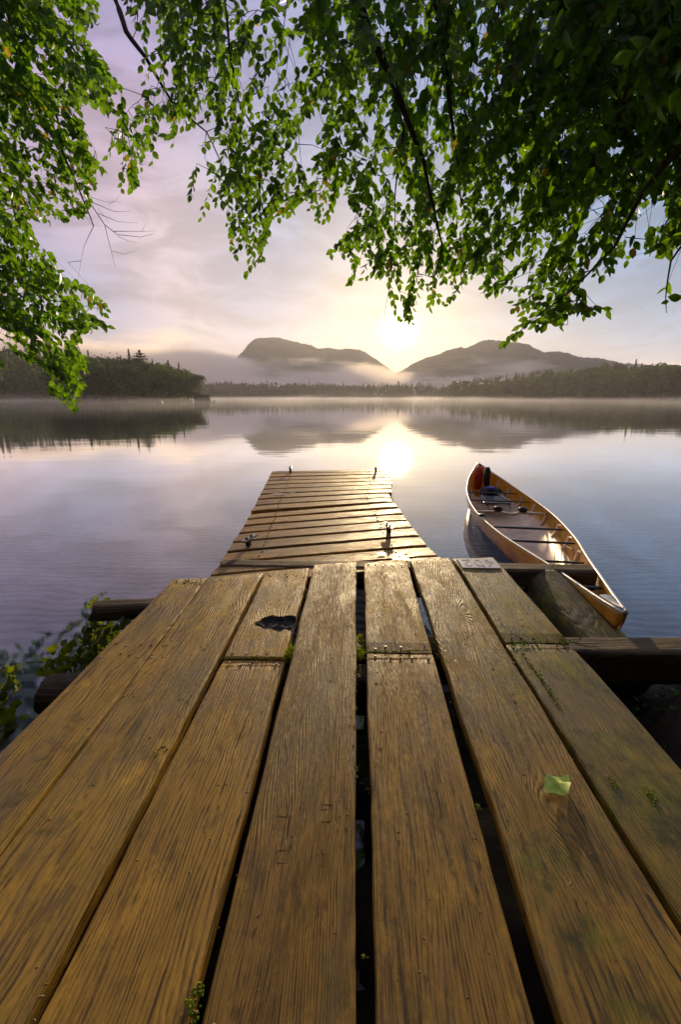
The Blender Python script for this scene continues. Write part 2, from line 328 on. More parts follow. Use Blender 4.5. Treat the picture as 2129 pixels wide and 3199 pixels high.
# ------------------------------------------------------------------ setting: lake bed, water, shore
def sheet(xs, ys, zf):
    vs = [(x, y, zf(x, y)) for y in ys for x in xs]; nx = len(xs)
    fs = [(j*nx+i, j*nx+i+1, (j+1)*nx+i+1, (j+1)*nx+i) for j in range(len(ys)-1) for i in range(nx-1)]
    return vs, fs
def smooth(a, b, x):
    t_ = min(1, max(0, (x-a)/(b-a))); return t_*t_*(3-2*t_)
def bedz(x, y):
    d = y - 1.0 + .3*nz(x*.3, 4)
    z = -.42 - .10*max(0, d) if d > 0 else -.42
    z = max(z, -2.2)
    # shore rises behind the viewer; on the right it reaches further out
    sh = smooth(2.3, .9, y - .75*smooth(1.0, 1.5, x) + (.0 if x > .2 else .9 if x < -1.0 else .9*(0.2-x)/1.2) + .25*nz(x*1.3, y*1.3))
    z += sh*.66 + .08*sh*nz(x*3, y*3)+.03*sh*nz(x*9, y*9)
    z += .16*smooth(1.05, 1.6, x)*smooth(2.9, 1.9, y)
    if y < -1: z += (-1-y)*.12
    return z
xs = sorted(set([-4000, -1500, -600, -250, -100, -50, -28]+list(np.arange(-18, -4, 1.5))+list(np.arange(-4, 5.01, .09))+list(np.arange(6, 19, 1.5))+[28, 50, 100, 250, 600, 1500, 4000]))
ys = sorted(set([-200, -90, -40, -20, -10, -6, -4, -3]+list(np.arange(-2, 4.01, .09))+list(np.arange(4.5, 20, .8))+[24, 32, 50, 90, 160, 300, 700, 1500, 4500]))
v, f = sheet(xs, ys, bedz)
bed = link('lake_bed', mesh('lake_bed', v, f, M['sand'], smooth=True), kind='structure')
wx = [-4000, -400, -60, -8, 8, 60, 400, 4000]; wy = [-1.2, 1, 8, 60, 400, 4500]
v, f = sheet(wx, wy, lambda x, y: 0)
link('lake_water', mesh('lake_water', v, f, M['water']), kind='structure')
# dark soil bank under and right of the dock
def bank(x, y): return bedz(x, y)+.012+.05*max(0, nz(x*7, y*7, 2))
v, f = sheet(list(np.arange(-1.6, 4.6, .07)), list(np.arange(-2, 3.0, .07)), bank)
link('shore_bank', mesh('shore_bank', v, f, M['soil'], smooth=True), kind='structure')

# ------------------------------------------------------------------ docks
def plank_mesh(name, L, fl, fr, nl, nr, th, mat, seed, nseg=40, nw=10, char=None):
    """board with local Y along it; fl..nr = local (x,y) of far-left, far-right, near-left, near-right corners"""
    fl, fr, nl, nr = map(lambda p: Vector((p[0], p[1])), (fl, fr, nl, nr))
    vs = []; fs = []; mi = []
    us = [0, .012, .04]+[.04+.92*i/(nw-1) for i in range(1, nw-1)]+[.96, .988, 1]
    dz = [-.006, -.0018, 0]+[0]*(nw-2)+[0, -.0018, -.006]
    nu = len(us)
    for j in range(nseg+1):
        tt = j/nseg
        a = nl.lerp(fl, tt); b_ = nr.lerp(fr, tt)
        we = .006
        a = a+Vector((we*nz(seed*3.1, tt*L*2.5)+.003*nz(seed*7, tt*L*19), 0)); b_ = b_+Vector((we*nz(seed*5.7, tt*L*2.5)+.002*nz(seed*2.3, tt*L*14), 0))
        endz = -.006 if j in (0, nseg) else (-.001 if j in (1, nseg-1) else 0)
        cup = .004*nz(seed*1.7, tt*L*.8)
        for i, u_ in enumerate(us):
            p = a.lerp(b_, u_)
            if j in (0, nseg): p = p+Vector((0, (.004*nz(seed*9, u_*9))*(1 if j else -1)))
            z = dz[i]+endz+cup*(2*u_-1)**2+.0012*nz(seed+u_*5, tt*L*1.5)
            if char:
                q = char(p.x, p.y); z -= q
            vs.append((p.x, p.y, z))
    for j in range(nseg):
        for i in range(nu-1):
            fs.append((j*nu+i, j*nu+i+1, (j+1)*nu+i+1, (j+1)*nu+i))
            if char:
                c4 = [vs[k_] for k_ in fs[-1]]; q = sum(char(x[0], x[1]) for x in c4)/4
                mi.append(0 if q < .0012 else (2 if c4[0][1] < char.mid+.018+.03*nz(c4[0][0]*25, 3) else 1))
            else: mi.append(0)
    # rim down to underside
    rim = [i for i in range(nu)]+[j*nu+nu-1 for j in range(1, nseg+1)]+[nseg*nu+i for i in range(nu-2, -1, -1)]+[j*nu for j in range(nseg-1, 0, -1)]
    k = len(vs)
    for r_ in rim: vs.append((vs[r_][0], vs[r_][1], -th))
    n_ = len(rim)
    for i in range(n_): fs.append((rim[i], k+i, k+(i+1) % n_, rim[(i+1) % n_])); mi.append(0)
    fs.append(tuple(k+i for i in range(n_))); mi.append(0)
    return mesh(name, vs, fs, mats=[mat, M['char'], M['ashw']], mi=mi)

DZ = .42
dock = thing('plank_dock', 'wide wooden dock deck of long worn brown planks running toward the lake', 'dock', (0, 0, DZ))
# far-left, far-right corners and x at near end, all in metres on the deck plane
def deckpt(u, v_): return onz(u*S, v_*S, DZ)
YN = -.75
JY = {3: deckpt(590, 1515)[1], 5: deckpt(918, 1500)[1], 7: deckpt(1240, 1477)[1]}
PL = [  # (far-left uv, far-right uv, x near-left, x near-right, material, joint)
    ((400, 1331), (477, 1328), -.875, -.865, 'wood_l', None),
    ((479, 1328), (606, 1317), None, None, 'wood_l', None),
    ((613, 1316), (713, 1306), None, None, 'wood', 3),
    ((723, 1298), (820, 1292), None, None, 'wood', None),
    ((838, 1294), (936, 1288), None, None, 'wood', 5),
    ((945, 1288), (1035, 1282), None, None, 'wood_r2', None),
    ((1044, 1284), (1137, 1281), None, None, 'wood_r', 7)]
XN = [(-.845+.0, -.82), (-.812, -.589), (-.565, -.297), (-.268, .009), (.036, .322), (.387, .712), (.728, 1.025)]
XN[0] = (-1.12, -.83); XN[1] = (-.826, -.589)
nails = MB()
def nailat(x, y, z=.0015, r=.0055, mi=0):
    a = [(x+r*math.cos(k*math.pi/3), y+r*1.0*math.sin(k*math.pi/3), z) for k in range(6)]
    b_ = [(p[0], p[1], -.004) for p in a]
    nails.add(a+b_, [tuple(range(6))]+[(i, i+6, (i+1) % 6+6, (i+1) % 6) for i in range(6)], mi)
c0 = deckpt(640, 1433)
class CharHole:
    mid = 0
    def __init__(s, ox, oy): s.ox, s.oy = ox, oy
    def __call__(s, x, y):
        X, Y = x+s.ox-c0[0], y+s.oy-c0[1]
        d = ((X-.01)/.118)**2+((Y)/.078)**2 + .5*nz(X*22, Y*22)-.25*(X>.05)*.5
        if d > 1: return 0
        return .020*min(1, (1-d)*3.2)*(1+.35*nz(X*70, Y*70))
for i, (a, b_, _, _, mt, jn) in enumerate(PL):
    A = deckpt(*a); B = deckpt(*b_); xa, xb = XN[i]
    segs = [(A[1], B[1], YN, YN)] if not jn else [(A[1], B[1], JY[jn]+.004, JY[jn]+.004), (JY[jn]-.004, JY[jn]-.004, YN, YN)]
    def xat(xf, yf, xn, y):
        return xn+(xf-xn)*(y-YN)/(yf-YN)
    for k, (yfl, yfr, ynl, ynr) in enumerate(segs):
        P4 = [(xat(A[0], A[1], xa, yfl), yfl), (xat(B[0], B[1], xb, yfr), yfr), (xat(A[0], A[1], xa, ynl), ynl), (xat(B[0], B[1], xb, ynr), ynr)]
        cx = sum(p[0] for p in P4)/4; cyy = sum(p[1] for p in P4)/4
        loc4 = [(p[0]-cx, p[1]-cyy) for p in P4]
        ch = CharHole(cx, cyy) if (i == 2 and k == 0) else None
        if ch: ch.mid = c0[1]-cyy
        L = yfl-ynl
        o = link('plank', plank_mesh('plank', L, *loc4, .045, M[mt], i*1.37+k*.61, nseg=150 if ch else max(10, int(L*14)), nw=44 if ch else 10, char=ch), dock, loc=(cx, cyy, [0, .002, .0, .003, 0, .002, 0][i] - (.002 if k else 0)))
        for yy in ([yfl-.035, yfl-.07] if k == 0 else [])+([ynl+.03] if jn and k == 0 else [])+([yfl-.035] if k else [])+([JY[5]+.02, JY[5]-.07] if not jn else [])+([.2] if i%2 else []):
            for q in range(5):
                fx = .12+.76*q/4+random.uniform(-.06, .06); xx = P4[2][0]+(P4[3][0]-P4[2][0])*fx
                if random.random() < .75 and ynl < yy < yfl: nailat(xx+(P4[0][0]-P4[2][0])*(yy-ynl)/max(.1, L), yy+random.uniform(-.012, .012), z=.0018, mi=random.choice([0, 0, 1, 1, 1]))
link('nail_heads', nails.mesh('nail_heads', [M['nail'], M['rust']]), dock, kind='stuff')
# carved marks on the middle plank
cv = MB()
def stroke(pts, wd=.0035):
    P_ = [deckpt(*p) for p in pts]
    for a, b_ in zip(P_[:-1], P_[1:]):
        d = Vector((b_-a)[:2]); L_ = d.length; an = math.atan2(d.y, d.x)
        cv.box(((a[0]+b_[0])/2, (a[1]+b_[1])/2, .0015), (L_+wd, wd, .003), Matrix.Rotation(an, 4, 'Z'))
g8 = lambda x, y: ((820+x/5.227)*.7365, (2480+y/5.227)*.7365)
M['carve'] = pbr('cut_wood', (.075, .04, .014), .8)
for grp_ in ([[(240, 940), (420, 935), (408, 1150), (240, 1140), (240, 940)]], [[(830, 1000), (1010, 1000), (1000, 1195), (820, 1190), (830, 1000)], [(740, 680), (985, 975), (1005, 1000)]],
             [[(600, 230), (670, 440), (710, 430), (780, 250), (600, 275)], [(780, 250), (778, 0)]], [[(960, 130), (950, 290), (1060, 255)], [(950, 190), (1145, 185), (1125, 440), (1110, 460), (940, 475)]], [[(405, 120), (410, 350), (440, 420)], [(270, 370), (410, 392)]]):
    cv = MB()
    for ln in grp_: stroke([g8(*p) for p in ln], .0012)
    link('carved_mark', cv.mesh('carved_mark', M['carve']), dock)

def timber(p0, p1, wd, ht, seed, n=24, rnd=.25, jag=0.):
    """rough squared timber from p0 to p1 (centre line of the top)"""
    p0, p1 = Vector(p0), Vector(p1); d = (p1-p0); L = d.length; d.normalize(); s_ = d.cross(Vector((0, 0, 1))).normalized(); up = s_.cross(d)
    prof = []
    for k in range(16):
        a = 2*math.pi*k/16+.2; ca, sa = math.cos(a), math.sin(a)
        prof.append((math.copysign(abs(ca)**rnd, ca)*wd/2, math.copysign(abs(sa)**rnd, sa)*ht/2-ht/2))
    vs = []
    for j in range(n+1):
        tt = j/n
        for k, (x, z) in enumerate(prof):
            e_ = 1+.06*nz(seed+k*.9, tt*L*3)+.03*nz(seed+k*3, tt*L*11)
            sh = jag*nz(seed+k*1.7, 9)*(1 if j == n else 0)
            if j in (0, n): e_ *= .93
            vs.append(p0+d*(L*tt+sh)+s_*x*e_+up*(z*e_))
    fs = [(j*16+k, j*16+(k+1) % 16, (j+1)*16+(k+1) % 16, (j+1)*16+k) for j in range(n) for k in range(16)]
    fs += [tuple(range(15, -1, -1)), tuple(n*16+k for k in range(16))]
    c_ = (p0+p1)/2
    R = Matrix((s_, d, up)).transposed().to_4x4()      # local Y along the timber
    Ri = R.inverted(); vs = [Ri@(Vector(v_)-c_) for v_ in vs]
    return vs, fs, c_, R.to_euler()
def add_timber(name, p0, p1, wd, ht, seed, mat, parent=None, rnd=.25, jag=0., **tags):
    vs, fs, c_, R = timber(p0, p1, wd, ht, seed, rnd=rnd, jag=jag)
    if parent: c_ = c_-parent.location
    return link(name, mesh(name, vs, fs, mat, smooth=False), parent, loc=c_, rot=R, **tags)
zb = DZ-.048
def bp_(x, y, z=zb): return onz(x, y, z)
# cross beams below the planks: their ends show on both sides
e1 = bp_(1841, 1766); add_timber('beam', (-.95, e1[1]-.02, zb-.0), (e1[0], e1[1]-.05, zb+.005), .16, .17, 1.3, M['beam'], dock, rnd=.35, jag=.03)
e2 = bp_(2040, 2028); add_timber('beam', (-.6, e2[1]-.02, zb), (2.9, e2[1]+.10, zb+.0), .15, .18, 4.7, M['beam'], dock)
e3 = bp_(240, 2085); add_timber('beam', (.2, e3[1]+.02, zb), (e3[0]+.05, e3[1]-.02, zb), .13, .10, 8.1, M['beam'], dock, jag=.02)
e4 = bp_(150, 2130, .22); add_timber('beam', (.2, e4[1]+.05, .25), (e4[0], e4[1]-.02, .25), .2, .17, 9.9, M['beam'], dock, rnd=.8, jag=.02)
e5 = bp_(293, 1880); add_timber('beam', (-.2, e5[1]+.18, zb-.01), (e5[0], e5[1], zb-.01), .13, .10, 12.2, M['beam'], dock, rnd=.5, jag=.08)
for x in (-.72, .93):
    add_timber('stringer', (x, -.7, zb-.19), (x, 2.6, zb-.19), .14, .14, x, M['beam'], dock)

# outer dock
OZ = .365
outer = thing('outer_dock', 'narrower dock section of short crosswise planks reaching out into open water', 'dock', (0, 0, OZ))
za = lambda x, y: (780+x/3.2667, 1440+y/3.2667); zb2 = lambda x, y: (640+x/2.063, 1600+y/2.063)
OP = [(za, (232, 102), (1392, 86), (1394, 106), (218, 125)), (za, (215, 127), (1430, 108), (1434, 131), (200, 159)), (za, (200, 162), (1434, 134), (1442, 166), (182, 198)),
      (za, (182, 201), (1442, 169), (1450, 199), (160, 236)), (za, (160, 240), (1452, 200), (1460, 236), (137, 284)), (za, (137, 288), (1440, 239), (1454, 279), (112, 335)),
      (za, (112, 339), (1445, 281), (1456, 318), (83, 381)), (za, (80, 390), (1412, 327), (1445, 366), (58, 447)), (za, (55, 453), (1442, 369), (1456, 409), (15, 509)),
      (za, (15, 540), (1475, 421), (1518, 463), (-20, 586)), (za, (-20, 592), (1522, 478), (1565, 530), (-58, 653)),
      (zb2, (248, 88), (1277, 11), (1305, 46), (220, 130)), (zb2, (218, 136), (1307, 51), (1338, 93), (182, 187)), (zb2, (180, 193), (1342, 98), (1383, 147), (145, 250)),
      (zb2, (142, 257), (1386, 153), (1435, 211), (97, 322)), (zb2, (97, 330), (1440, 219), (1505, 275), (35, 402)), (zb2, (35, 405), (1510, 279), (1570, 335), (-40, 490))]
nails = MB()
for i, (g, tl, tr_, br, bl_) in enumerate(OP):
    C4 = [onz(*g(*p), OZ) for p in (tl, tr_, br, bl_)]
    # board runs left-right: local Y towards +X of the world
    cen = sum(C4)/4
    dr = (C4[1]-C4[0]+C4[2]-C4[3])/2; an = math.atan2(dr[1], dr[0])-math.pi/2
    Rm = Matrix.Rotation(-an, 2)
    q = [Rm@Vector((p-cen)[:2]) for p in C4]
    q = [Vector((v_.x*.90, v_.y)) for v_ in q]       # local: tl is (-x, -y): left end = near (y min)
    me = plank_mesh('plank', 1.6, q[1], q[2], q[0], q[3], .05, M['outer'], i*2.13+5, nseg=14, nw=5)
    o = link('plank', me, outer, loc=(cen[0], cen[1], .003*nz(i*3.3)), rot=(0, .004*nz(i), an))
    for fx in (.17, .82):
        for q_ in (.3, .7):
            pL = C4[0]+(C4[3]-C4[0])*q_; pR = C4[1]+(C4[2]-C4[1])*q_; pp = pL+(pR-pL)*(fx+random.uniform(-.006, .006))
            nailat(pp[0], pp[1], z=.005, r=.007, mi=0 if random.random() < .75 and fx > .5 else 1)
link('nail_heads', nails.mesh('nail_heads', [M['nail'], M['rust']]), outer, kind='stuff')
for x0, x1 in ((-1.15, -1.0), (.42, .5)):
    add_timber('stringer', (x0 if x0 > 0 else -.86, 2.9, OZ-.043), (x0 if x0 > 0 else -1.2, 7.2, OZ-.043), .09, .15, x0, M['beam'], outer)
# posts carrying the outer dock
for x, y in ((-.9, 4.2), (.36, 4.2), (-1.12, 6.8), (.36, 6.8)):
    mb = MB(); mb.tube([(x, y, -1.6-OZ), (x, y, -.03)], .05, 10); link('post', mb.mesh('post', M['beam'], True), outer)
# paint splashes
def splash(cx_, cy_, rx, ry, seed, parent, z=.004):
    n = 22; vs = [(cx_, cy_, z)]
    for k in range(n):
        a = 2*math.pi*k/n; r_ = 1+.55*nz(seed, math.cos(a)*2.2, math.sin(a)*2.2)
        vs.append((cx_+rx*r_*math.cos(a), cy_+ry*r_*math.sin(a), z))
    link('paint_splash', mesh('paint_splash', vs, [(0, 1+k, 1+(k+1) % n) for k in range(n)], M['white']), parent)
for g, p, rx, ry in ((za, (300, 341), .10, .02), (za, (437, 329), .04, .012), (zb2, (1140, 272), .035, .022), (zb2, (1250, 282), .04, .022), (zb2, (1265, 305), .065, .028), (zb2, (1297, 258), .018, .016), (za, (985, 334), .03, .01)):
    P_ = onz(*g(*p), OZ); splash(P_[0], P_[1], rx, ry, p[0], outer, .0075)
# metal uprights with bolted heads
def cleat(px, tiltx, hgt, tl_):
    P_ = onz(*px, OZ)
    e_ = link('cleat', None, outer, loc=(P_[0], P_[1], 0), rot=(0, 0, tl_)); e_.rotation_euler = (0, 0, tl_)
    a = MB(); a.box((0, -.02, hgt/2), (.034, .03, hgt), bev=.004); 
    mo = link('cleat', a.mesh('cleat', M['black']), outer, loc=(P_[0], P_[1], 0), rot=(0, 0, tl_))
    bpy.data.objects.remove(e_)
    b_ = MB(); b_.box((0, 0, hgt+.008), (.04, .20, .014), bev=.003)
    link('cleat_bar', b_.mesh('cleat_bar', M['steel']), mo)
    b_ = MB()
    for yy in (-.045, .03):
        b_ = MB(); b_.tube([(0, yy, hgt+.014), (0, yy, hgt+.028)], .011, 6); link('bolt', b_.mesh('bolt', M['rust']), mo)
cleat(zb2(290, 213), 0, .05, math.radians(-16)); cleat(zb2(1182, 128), 0, .05, math.radians(14))
cleat(za(418, 116), 0, .07, .1); cleat(za(1290, 108), 0, .07, -.05)

# number plate, screwed on upside down
p4 = [onz(*q, DZ+.006) for q in ((1430, 1747), (1535, 1745), (1573, 1774), (1448, 1776))]
cen = sum(p4)/4
plate = thing('number_plate', 'small white enamel house number plate reading 402 upside down on mossy plank end', 'sign', tuple(cen))
def rrect(w_, h_, r_, z, n=5):
    out = []
    for (sx_, sy_, a0) in ((1, 1, 0), (-1, 1, 90), (-1, -1, 180), (1, -1, 270)):
        for k in range(n+1):
            a = math.radians(a0+90*k/n); out.append((sx_*(w_/2-r_)+r_*math.cos(a), sy_*(h_/2-r_)+r_*math.sin(a), z))
    return out
pw = float(np.linalg.norm((p4[1]+p4[2])/2-(p4[0]+p4[3])/2)); ph = float(abs((p4[0]+p4[1])[1]-(p4[2]+p4[3])[1])/2)
a = rrect(pw, ph, .012, .003); b_ = rrect(pw, ph, .012, -.004); n = len(a)
link('plate', mesh('plate', a+b_, [tuple(range(n))]+[(i, i+n, (i+1) % n+n, (i+1) % n) for i in range(n)], M['white']), plate)
def dstroke(mb, pts, wd, z=.0045):
    pts = [Vector((x, y, 0)) for x, y in pts]
    for i in range(len(pts)-1):
        a, b_ = pts[i], pts[i+1]; d = (b_-a); L_ = d.length; an = math.atan2(d.y, d.x)
        mb.box((*((a+b_)/2)[:2], z-.001), (L_+wd*.5, wd, .002+.0001*i), Matrix.Rotation(an, 4, 'Z'))
dw, dh = .052, ph*.62
def arc(cx_, cy_, rx, ry, a0, a1, n=9): return [(cx_+rx*math.cos(math.radians(a0+(a1-a0)*k/n)), cy_+ry*math.sin(math.radians(a0+(a1-a0)*k/n))) for k in range(n+1)]
DG = {'4': [[(.5, -1), (.5, 1), (-1, -.35), (1, -.35)]], '0': [arc(0, 0, .9, 1, 90, 450, 16)], '2': [arc(0, .45, .85, .55, 160, -30)+[(-.9, -1), (1, -1)]]}
for k, ch_ in enumerate('402'):
    mb = MB()
    for ln in DG[ch_]:
        off = (k-1)*pw*.29
        dstroke(mb, [(-(off+x*dw/2), -(y*dh/2)) for x, y in ln], .008)
    link('digit', mb.mesh('digit', M['digit']), plate)
mb = MB()
for x, y in ((-.06, .035), (.02, -.035), (.07, .03)):
    mb = MB(); mb.tube([(x, y*ph/.1, 0), (x, y*ph/.1, .006)], .005, 8); link('screw', mb.mesh('screw', M['rust']), plate)


# ------------------------------------------------------------------ log between dock and canoe
def tang(x, y, z): return onz(x, y, z)
ta_, tb_ = onz(2030, 2005, .36), onz(1812, 1822, .35)
dl = (tb_-ta_)/np.linalg.norm((tb_-ta_)[:2]); off = np.array([-.125, -.02, .03])
la, lb = ta_+off-np.array([0, 0, .05]), tb_+off
la = la-dl*(la[1]-(e2[1]+.03))/dl[1]
lb = lb+dl*((e1[1]-.10)-lb[1])/dl[1]
vs, fs, c_, R = timber(tuple(la), tuple(lb), .31, .31, 3.3, n=40, rnd=.98)
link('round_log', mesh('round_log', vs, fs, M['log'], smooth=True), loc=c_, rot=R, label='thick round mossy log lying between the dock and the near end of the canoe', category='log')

# ------------------------------------------------------------------ canoe
TA = onz(1494.4, 1445, .44)[:2]; TB = onz(1954, 1917, .44)[:2]; CL = float(np.linalg.norm(TB-TA)); WS = 1.05
axv = (TB-TA)/CL; prv = np.array([-axv[1], axv[0]])
tt_ = [0, .02, .05, .10, .14, .20, .30, .38, .45, .53, .61, .69, .77, .84, .90, .95, .98, 1.0]
bb_ = [.004, .03, .072, .135, .19, .255, .333, .372, .388, .385, .348, .292, .205, .135, .088, .05, .026, .006]
cc_ = [0, 0, 0, -.006, -.012, -.012, -.01, 0, .008, .02, .033, .045, .05, .052, .038, .015, .006, 0]
def hb(t): return float(np.interp(t, tt_, bb_))
def hc(t): return float(np.interp(t, tt_, cc_))
_tt = np.linspace(0, 1, 201)
_b = np.convolve(np.pad(np.interp(_tt, tt_, bb_), 6, mode='edge'), np.ones(13)/13, 'valid'); _b = np.where((_tt < .04) | (_tt > .96), np.interp(_tt, tt_, bb_), _b)
_c = np.convolve(np.pad(np.interp(_tt, tt_, cc_), 8, mode='edge'), np.ones(17)/17, 'valid')
def hb(t): return float(np.interp(t, _tt, _b))*WS
def hc(t): return float(np.interp(t, _tt, _c))
def sheer(t): return .285+.155*abs(2*t-1)**2.5
def csec(t, th, inset=0.):
    """point on the hull: t along (0 far stem, 1 near stem), th 0 left gunwale .. pi right gunwale; local coordinates x across, y along"""
    b_ = max(.001, hb(t)-inset); zs = sheer(t); zbm = .016+.25*max(0, (abs(2*t-1)-.93)/.07)**2+inset
    ca, sa = math.cos(th), math.sin(th)
    x = -math.copysign(abs(ca)**.55, ca)*b_*(1+.05*math.sin(2*min(th, math.pi-th)))
    k = abs(sa)**1.15
    z = zs-(zs-zbm)*k
    sh = 1-.045*k*k
    y = (t-.5)*CL*sh
    if inset: y = (t-.5)*(CL-inset*2)*sh
    return Vector((-(x+hc(t)), y, z))
cano = thing('canoe', 'long amber open canoe with silver rims and black thwarts floating right of the dock', 'canoe', ((TA+TB)[0]/2, (TA+TB)[1]/2, 0), (0, 0, math.atan2(axv[1], axv[0])-math.pi/2))
def shell(name, t0, t1, a0, a1, ins, nt_, na, mat, parent, flip=False):
    vs = [csec(t0+(t1-t0)*i/nt_, a0+(a1-a0)*j/na, ins) for i in range(nt_+1) for j in range(na+1)]
    fs = [(i*(na+1)+j, i*(na+1)+j+1, (i+1)*(na+1)+j+1, (i+1)*(na+1)+j) for i in range(nt_) for j in range(na)]
    if flip: fs = [f_[::-1] for f_ in fs]
    return vs, fs
# local x: measured along prv (left is negative).  local Y of the empty = axv direction
v, f = shell('hull', 0, 1, 0, math.pi, 0, 90, 28, None, cano)
hull = link('hull', mesh('hull', v, f, M['amber'], smooth=True), cano)
md = hull.modifiers.new('thickness', 'SOLIDIFY'); md.thickness = .005; md.offset = 0
v, f = shell('fl', .15, .90, math.radians(42), math.radians(138), .009, 60, 18, None, cano)
fl_ = link('floor_liner', mesh('floor_liner', v, f, M['tan'], smooth=True), cano)
for t in (.155, .235, .32, .40, .48, .56, .64, .72, .80, .875):
    for side in (0, 1):
        vs = []; wv3 = .018/CL*1.2
        A0, A1 = math.radians(13), math.radians(46)
        for j in range(13):
            a = A0+(A1-A0)*j/12; a = math.pi-a if side else a
            for dt, ins in ((-wv3*1.4, .003), (-wv3, .018), (wv3, .018), (wv3*1.4, .003)):
                vs.append(csec(t+dt, a, ins))
        fs = [(j*4+k, j*4+k+1, (j+1)*4+k+1, (j+1)*4+k) for j in range(12) for k in range(3)]+[(3, 2, 1, 0), (48, 49, 50, 51)]
        link('rib', mesh('rib', vs, fs, M['tan'], smooth=False), cano)
for side in (0, 1):
    a = math.pi if side else 0.
    mb = MB(); mb.tube([csec(i/60, a)+Vector((0, 0, .004)) for i in range(61)], .010, 8, flat=.8)
    link('gunwale', mb.mesh('gunwale', M['alu'], True), cano)
def crossbar(t, r_=.012, mat='black', z=-.03, flat=.6, t2=None):
    L_ = csec(t, .08, .01); R_ = csec(t2 or t, math.pi-.08, .01)
    z_ = (L_.z+R_.z)/2+z; mb = MB()
    n = 10; pts = [Vector((L_.x+(R_.x-L_.x)*k/n, L_.y+(R_.y-L_.y)*k/n, z_)) for k in range(n+1)]
    mb.tube(pts, [r_*(1.0+.5*math.sin(math.pi*k/n)) for k in range(n+1)], 8, flat=flat)
    return mb, pts
for t in (.60, .685, .895):
    mb, _p = crossbar(t, .013, z=-.022); link('thwart', mb.mesh('thwart', M['black'], True), cano)
# carrying yoke with its two pads
Ly, Ry = csec(.485, .08, .01), csec(.485, math.pi-.08, .01)
pts = []
for k in range(25):
    u_ = k/24; dip = .085*math.exp(-((u_-.5)/.085)**2)
    pts.append(Vector((Ly.x+(Ry.x-Ly.x)*u_, (Ly.y+Ry.y)/2+dip, Ly.z-.02)))
mb = MB(); mb.tube(pts, [.028+.014*(abs(k-12) < 9) for k in range(25)], 10, flat=.32); yk = link('yoke', mb.mesh('yoke', M['ash'], True), cano)
for u_ in (.33, .67):
    vs = []; fs = []
    for i in range(7):
        ph_ = math.pi*i/6
        for j in range(12):
            th_ = 2*math.pi*j/12
            vs.append((Ly.x+(Ry.x-Ly.x)*u_+.055*math.sin(ph_)**.6*math.cos(th_), Ly.y+.035*math.sin(ph_)**.6*math.sin(th_), Ly.z+.018+.03*math.cos(ph_)))
    fs = [(i*12+j, i*12+(j+1) % 12, (i+1)*12+(j+1) % 12, (i+1)*12+j) for i in range(6) for j in range(12)]
    link('yoke_pad', mesh('yoke_pad', vs, fs, M['black'], smooth=True), yk)
# seats hang below the rims
def seat(t0, t1, mat, drop=.09):
    e0, e1_ = csec(t0, .08, .01), csec(t1, .08, .01); mbs = MB()
    for t in (t0, t1):
        mb, p_ = crossbar(t, .011, z=-.045); mbs.v, mbs.f, mbs.m = mbs.v, mbs.f, mbs.m; mbs.add(mb.v, mb.f)
    st_ = link('seat_frame', mbs.mesh('seat_frame', M['black'], True), cano)
    xh = min(.17, hb(t1)*.62, hb(t0)*.72); ym = (e0.y+e1_.y)/2; ln = abs(e0.y-e1_.y); z_ = (e0.z+e1_.z)/2-drop+.04
    mb = MB(); n = 9; vs = []
    for j in range(n+1):
        for i in range(n+1):
            x = -xh+2*xh*i/n; y = ym-ln/2+ln*j/n
            vs.append((x-hc(t0), y, z_-.03-.018*math.cos(math.pi*(i/n-.5))*math.cos(math.pi*(j/n-.5))))
    fs = [(j*(n+1)+i, j*(n+1)+i+1, (j+1)*(n+1)+i+1, (j+1)*(n+1)+i) for j in range(n) for i in range(n)]
    so_ = link('seat', mesh('seat', vs, fs, M[mat], smooth=True), cano); m_ = so_.modifiers.new('thickness', 'SOLIDIFY'); m_.thickness = .012
    return ym, z_, xh
seat(.285, .365, 'black'); seat(.775, .825, 'web', .10)
# foot brace struts of the far seat
for x0, y0, z0, x1, y1, z1 in ((-.16, -1.10, .27, -.10, -.85, .15), (.10, -1.1, .29, .17, -.80, .16), (.06, -1.1, .28, .13, -.70, .28)):
    mb = MB(); mb.tube([(-x0, y0, z0-.03), (-x1, y1, z1-.03)], .007, 8); link('strut', mb.mesh('strut', M['steel']), cano)
# end caps
def cap(t0, t1, mat, n=10):
    vs = []
    for i in range(n+1):
        t = t0+(t1-t0)*i/n
        for j in range(7):
            u_ = j/6; L_ = csec(t, 0); R_ = csec(t, math.pi)
            p = L_.lerp(R_, u_); e_ = .016; p.x += (u_-.5)*2*.012; vs.append(p+Vector((0, 0, e_+.006*math.sin(math.pi*u_))))
    k = len(vs); 
    for i in range(n+1):
        for j in (0, 6): vs.append(Vector(vs[i*7+j])-Vector((0, 0, .035)))
    fs = [(i*7+j, i*7+j+1, (i+1)*7+j+1, (i+1)*7+j) for i in range(n) for j in range(6)]
    fs += [(i*7, (i+1)*7, k+(i+1)*2, k+i*2) for i in range(n)]+[(i*7+6, k+i*2+1, k+(i+1)*2+1, (i+1)*7+6) for i in range(n)]
    link('end_cap', mesh('end_cap', vs, fs, M[mat], smooth=False), cano)
cap(0.0, .03, 'alu'); cap(.952, 1.0, 'deckpl')
# stern handle of the near stem
# pad on the left rim
mb = MB(); L_ = csec(.555, 0); mb.tube([L_+Vector((-.012, 0, .010)), L_+Vector((-.012, 0, .02)), L_+Vector((-.012, 0, .034))], [.03, .045, .03], 14); link('rim_pad', mb.mesh('rim_pad', M['black'], True), cano)
mb = MB(); mb.tube([csec(.70, math.pi-.35, .03), csec(.66, math.pi-.55, .05)], .008, 8); link('paddle_clip', mb.mesh('paddle_clip', M['ash']), cano)
